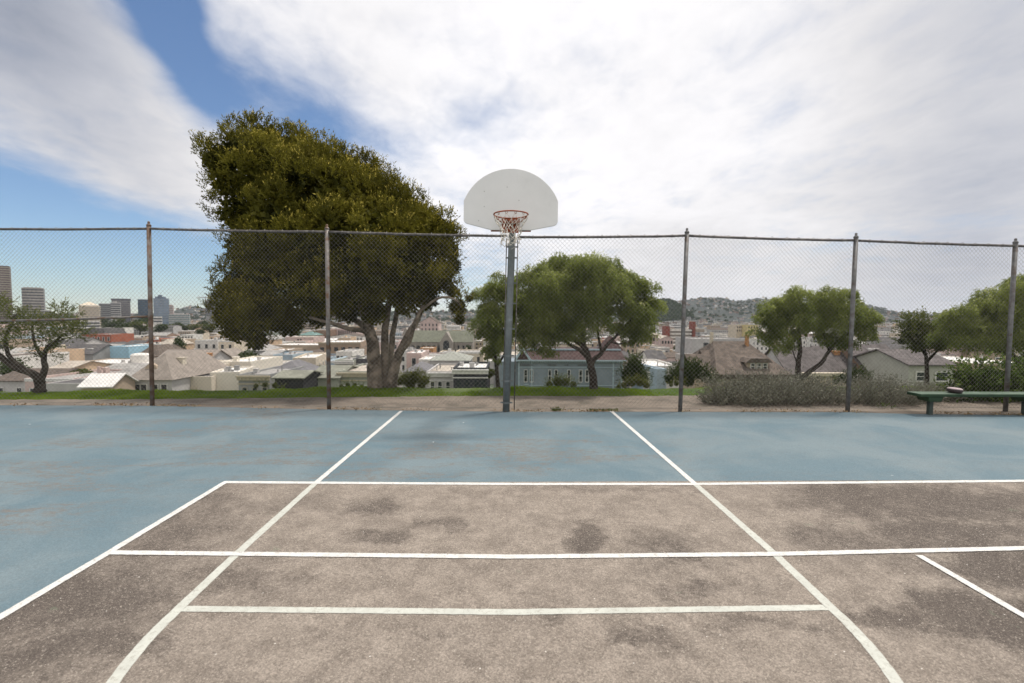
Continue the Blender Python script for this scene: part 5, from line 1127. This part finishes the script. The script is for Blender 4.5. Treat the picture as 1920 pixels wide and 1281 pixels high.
def housegeo(b, ox, oy, oz, w, dp, h, kind, rise, wins, rg, detail=True):
    """wall 0, roof 1, glass 2, trim 3"""
    s = MB(); s.box(0, w, 0, dp, 0, h, 0)
    if kind == 'flat':
        s.box(.3, w-.3, .3, dp-.3, h, h+.06, 1)
        if detail:
            q = .45
            s.box(-.05, w+.05, -.06, .25, h-.1, h+q, 3); s.box(-.05, w+.05, dp-.25, dp+.05, h-.1, h+q, 0); s.box(-.05, .25, .25, dp-.25, h-.1, h+q, 0); s.box(w-.25, w+.05, .25, dp-.25, h-.1, h+q, 0)
            for k in range(rg.randint(0, 3)): a = rg.uniform(.15, .8)*w; c = rg.uniform(.15, .8)*dp; u = rg.uniform(.3, 1.3); s.box(a, a+u, c, c+u, h+.06, h+.06+rg.uniform(.4, 1.6), rg.choice((0, 3, 2, 0)))
    elif kind == 'hip': hip(s, 0, w, 0, dp, h, rise, .3, 1)
    else:
        gable(s, 0, w, 0, dp, h, rise, kind[-1], .3, 1)
        if kind == 'gable_y': s.prism([(0.01, h-.01), (w-.01, h-.01), (w/2, h+rise-.02)], 'y', .003, dp-.003, 0)
        else: s.prism([(.01, h-.01), (dp-.01, h-.01), (dp/2, h+rise-.02)], 'x', .003, w-.003, 0)
    if wins:
        nf = int(h/3); nw = max(2, int(w/2.4))
        for f in range(nf):
            zt2 = h-1.2-f*3.
            for k in range(nw):
                x = (k+.5)*w/nw; ww = .5 if detail else .6
                s.box(x-ww, x+ww, -.04, .02, zt2-1.6, zt2, 2)
                if detail: s.box(x-ww-.1, x+ww+.1, -.09, -.042, zt2, zt2+.14, 3); s.box(x-ww-.1, x+ww+.1, -.1, -.042, zt2-1.75, zt2-1.6, 3)
        side = 1 if ox+w/2 < 0 else 0
        for f in range(nf):
            for k in range(3):
                y = (k+.5)*dp/3+rg.uniform(-.8, .8); zt2 = h-1.2-f*3.
                if side: s.box(w-.02, w+.04, y-.45, y+.45, zt2-1.5, zt2, 2)
                else: s.box(-.04, .02, y-.45, y+.45, zt2-1.5, zt2, 2)
    o = len(b.v); b.v += [(x+ox, y+oy, z+oz) for x, y, z in s.v]; b.f += [tuple(i+o for i in f) for f in s.f]; b.m += s.m
    return s
rg = random.Random(11); DH = MB(); seen = {}
sizew = lambda w: 'narrow' if w < 8.5 else ('broad' if w > 12 else 'square')
for c in chosen:
    vis, x, y, w, dp, z0, zt_, kind, rise = c
    wn = random.choices(wk, wp_)[0]; rn_ = rg.choices(rk, [3, 3, 2.2, 1.1, .6] if kind == 'flat' else [.2, 2, .8, 2, 2.2])[0]
    h = zt_-z0+1.5
    if id(c) in indiv:
        px = 949+F*(x+w/2)/y; lm = min(LM, key=lambda l: abs(l[0]-px))[1]
        dist = 'close' if y < 130 else 'nearer' if y < 220 else 'mid-distance' if y < 420 else 'far' if y < 900 else 'very far'
        rt_ = {'flat': 'flat', 'gable_x': 'ridged', 'gable_y': 'gabled', 'hip': 'hipped'}[kind]
        lab = f"{dist} {sizew(w)} {wn} house with {rt_} {rn_.split()[0]} roof {lm}"
        mats_ = [WALLS[wn], ROOFS[rn_], mglass, mframe]
        if y < 170:
            root = empty('town_house', (x, y, z0-1.5), lab, 'house', 'ordinary town houses below the park')
            s = MB(); housegeo(s, 0, 0, 0, w, dp, h, kind, rise, False, rg, True)
            for mi_, nm in ((0, 'wall'), (1, 'roof'), (3, 'cornice')):
                p_ = MB(); p_.v = s.v; p_.f = [f for f, q in zip(s.f, s.m) if q == mi_]; p_.m = [0]*len(p_.f)
                if p_.f:
                    used = sorted({i for f in p_.f for i in f}); mp = {u: i for i, u in enumerate(used)}
                    p_.v = [s.v[u] for u in used]; p_.f = [tuple(mp[i] for i in f) for f in p_.f]; p_.build(nm, mats_[mi_], root)
            nw = max(2, int(w/2.6)); pr = int((949+F*x/y))
            for f in range(min(2, int(h/3))):
                for k in range(nw): add_window(root, (k+.5)*w/nw, h-2.9-f*3., .9, 1.6, frame=(y < 110))
        else:
            s = MB(); housegeo(s, 0, 0, 0, w, dp, h, kind, rise, True, rg, True)
            o = s2 = MB(); 
            hb = MB(); hb.v, hb.f, hb.m = s.v, s.f, s.m
            o = hb.build('town_house', mats_, loc=(x, y, z0-1.5)); tag(o, lab, 'house', 'ordinary town houses below the park')
    else:
        c.append((wn, rn_))
# everything smaller is one mass of distant houses
DM = [WALLS[k] for k in ('white', 'cream', 'pale pink', 'tan', 'pale grey', 'grey', 'peach', 'brown')]+[ROOFS[k] for k in ('white', 'grey', 'tan', 'dark')]+[mglass]
def dbox(x, y, z0, w, d, h, wi, ri, win=True, a=0.):
    o = len(DH.v); ca, sa = math.cos(a), math.sin(a)
    def bx_(x0, x1, y0, y1, z0_, z1_, mi):
        n = len(DH.v); DH.add([(0, 0, 0)]*8, [(4, 5, 6, 7), (0, 1, 5, 4), (1, 2, 6, 5), (2, 3, 7, 6), (3, 0, 4, 7)], mi)
        for i, (u, v, q) in enumerate([(x0,y0,z0_),(x1,y0,z0_),(x1,y1,z0_),(x0,y1,z0_),(x0,y0,z1_),(x1,y0,z1_),(x1,y1,z1_),(x0,y1,z1_)]):
            DH.v[n+i] = (x+u*ca-v*sa, y+u*sa+v*ca, z0+q)
    bx_(0, w, 0, d, -2, h, wi); bx_(.0, w, 0, d, h, h+.3, ri)
    if win:
        nf = max(1, int(h/4))
        for f in range(nf): bx_(w*.1, w*.9, -.1, 0, h-2.6-f*3.6, h-1.3-f*3.6, 12)
for c in chosen:
    if len(c) == 10: dbox(c[1], c[2], c[5], c[3], c[4], c[6]-c[5], rg.choices(range(8), [6, 5, 3, 3, 5, 1.5, 2, 1])[0], 8+rg.choices(range(4), [3, 3, 2, 1.5])[0])
# slopes
n = 0
while n < 4600:
    px = rg.uniform(-60, 1980); y = rg.uniform(1500, 4250)
    if 1225 < px < 1292 and 2350 < y < 2950: continue
    x = (px-949)/F*y
    den = .5+.5*math.sin(px*.021+1)*math.sin(y*.0042+px*.006)+.25*math.sin(px*.09)*math.sin(y*.013)
    if rg.random() > (den*1.1+.12 if y > 2500 else .8): continue
    n += 1; w = rg.uniform(8, 20)*(1.4 if y < 2600 else 1.)
    dbox(x, y, float(terr(x, y)), w, rg.uniform(8, 14), rg.uniform(6, 11)+(rg.random() < .05)*12, rg.choices(range(8), [5, 4, 3, 3, 5, 3, 2, 2] if y < 2700 else [2, 2, 2.5, 4, 3, 5, 1.5, 5])[0], 8+rg.choices(range(4), [2, 3, 2, 2] if y < 2700 else [.7, 2.5, 2, 5])[0], y < 3000, rg.uniform(-.5, .5))
tag(DH.build('distant_houses', DM), 'mass of small pale houses covering the valley and hillsides', 'distant houses', kind='stuff')
# trees between houses: single ones nearer, a mass farther off
def cluster_mass(name, n, ys, m, label, szr, filt):
    Ps, Ss = [], []; k = 0
    while k < n:
        px = RNG.uniform(-60, 1980); y = RNG.uniform(*ys)
        if not filt(px, y): continue
        x = (px-949)/F*y; Ps.append((x, y, float(terr(x, y)))); Ss.append(RNG.uniform(*szr)); k += 1
    P = np.array(Ps); Sx = np.array(Ss); rep = 34; P2 = np.repeat(P, rep, 0); S2 = np.repeat(Sx, rep)[:, None]; d = sph(len(P2)); d[:, 2] = np.abs(d[:, 2])*1.1+.1
    V_, Fq = leafgeo(P2+d*S2*.8, RNG.normal(size=P2.shape)+np.array([0, 0, .3]), S2[:, 0]*.8, S2[:, 0]*.6)
    tag(npmesh(name, V_, Fq, m, tint=RNG.random(len(P2))*.6), label, 'distant trees', kind='stuff')
def tf(px, y):
    if 1225 < px < 1295 and y > 2350: return RNG.random() < .9 and y < 3000
    v = .5+.5*math.sin(px*.017+2.5)*math.sin(y*.0035+px*.01)
    return RNG.random() < v*v
cluster_mass('distant_trees', 800, (2380, 3000), Ldark, 'dense dark wood covering the round near hill', (8, 15), lambda px, y: 1222 < px < 1298)
cluster_mass('distant_trees', 3400, (2300, 4250), Ldark, 'dark woods and street trees on the far hillsides', (6, 13), tf)
cluster_mass('distant_trees', 500, (600, 2300), Ldark, 'scattered dark trees between the valley houses', (4, 9), lambda a, b: True)
placed = 0; k = 0
while placed < 95 and k < 5000:
    k += 1; px = rg.uniform(0, 1900); y = rg.uniform(95, 520)**1.0
    if 395 < px < 500: continue
    x = (px-949)/F*y; hit = any(h_[7] and h_[4]-2 < x < h_[5]+2 and h_[6]-3 < y < h_[7]+2 for h_ in HB)
    if hit: continue
    z = G1(x, y); top = z+rg.uniform(6, 12); pt = 595+F*(H-top)/y
    if any(h_[6] and y < h_[6] and h_[0]-5 < px < h_[1]+5 and pt < h_[3] for h_ in HB): continue
    r = rg.uniform(1.8, 4.2); lm = min(LM, key=lambda l: abs(l[0]-px))[1]
    dist = 'close' if y < 130 else 'nearer' if y < 220 else 'mid-distance' if y < 380 else 'far'
    citytree(px, pt, y, 2*r*F/y, rg.choice((0, 0, 1, 2)), f"{dist} dark green street tree among houses {lm}", 1.0, 'street trees among the town houses'); placed += 1

# ================================================================ AIR
b_ = MB(); b_.box(-9000, 9000, -80, 12500, -90, 420)
hz = b_.build('haze', []); tag(hz, kind='stuff')
mh = bpy.data.materials.new('haze'); mh.use_nodes = True; t = NT(mh.node_tree); t.n.clear()
vo = t.new('ShaderNodeVolumePrincipled'); vo.inputs['Color'].default_value = (.80, .88, 1, 1); vo.inputs['Density'].default_value = .000035; vo.inputs['Anisotropy'].default_value = .2
mo_ = t.new('ShaderNodeOutputMaterial'); t.l.new(vo.outputs[0], mo_.inputs['Volume']); hz.data.materials.append(mh)
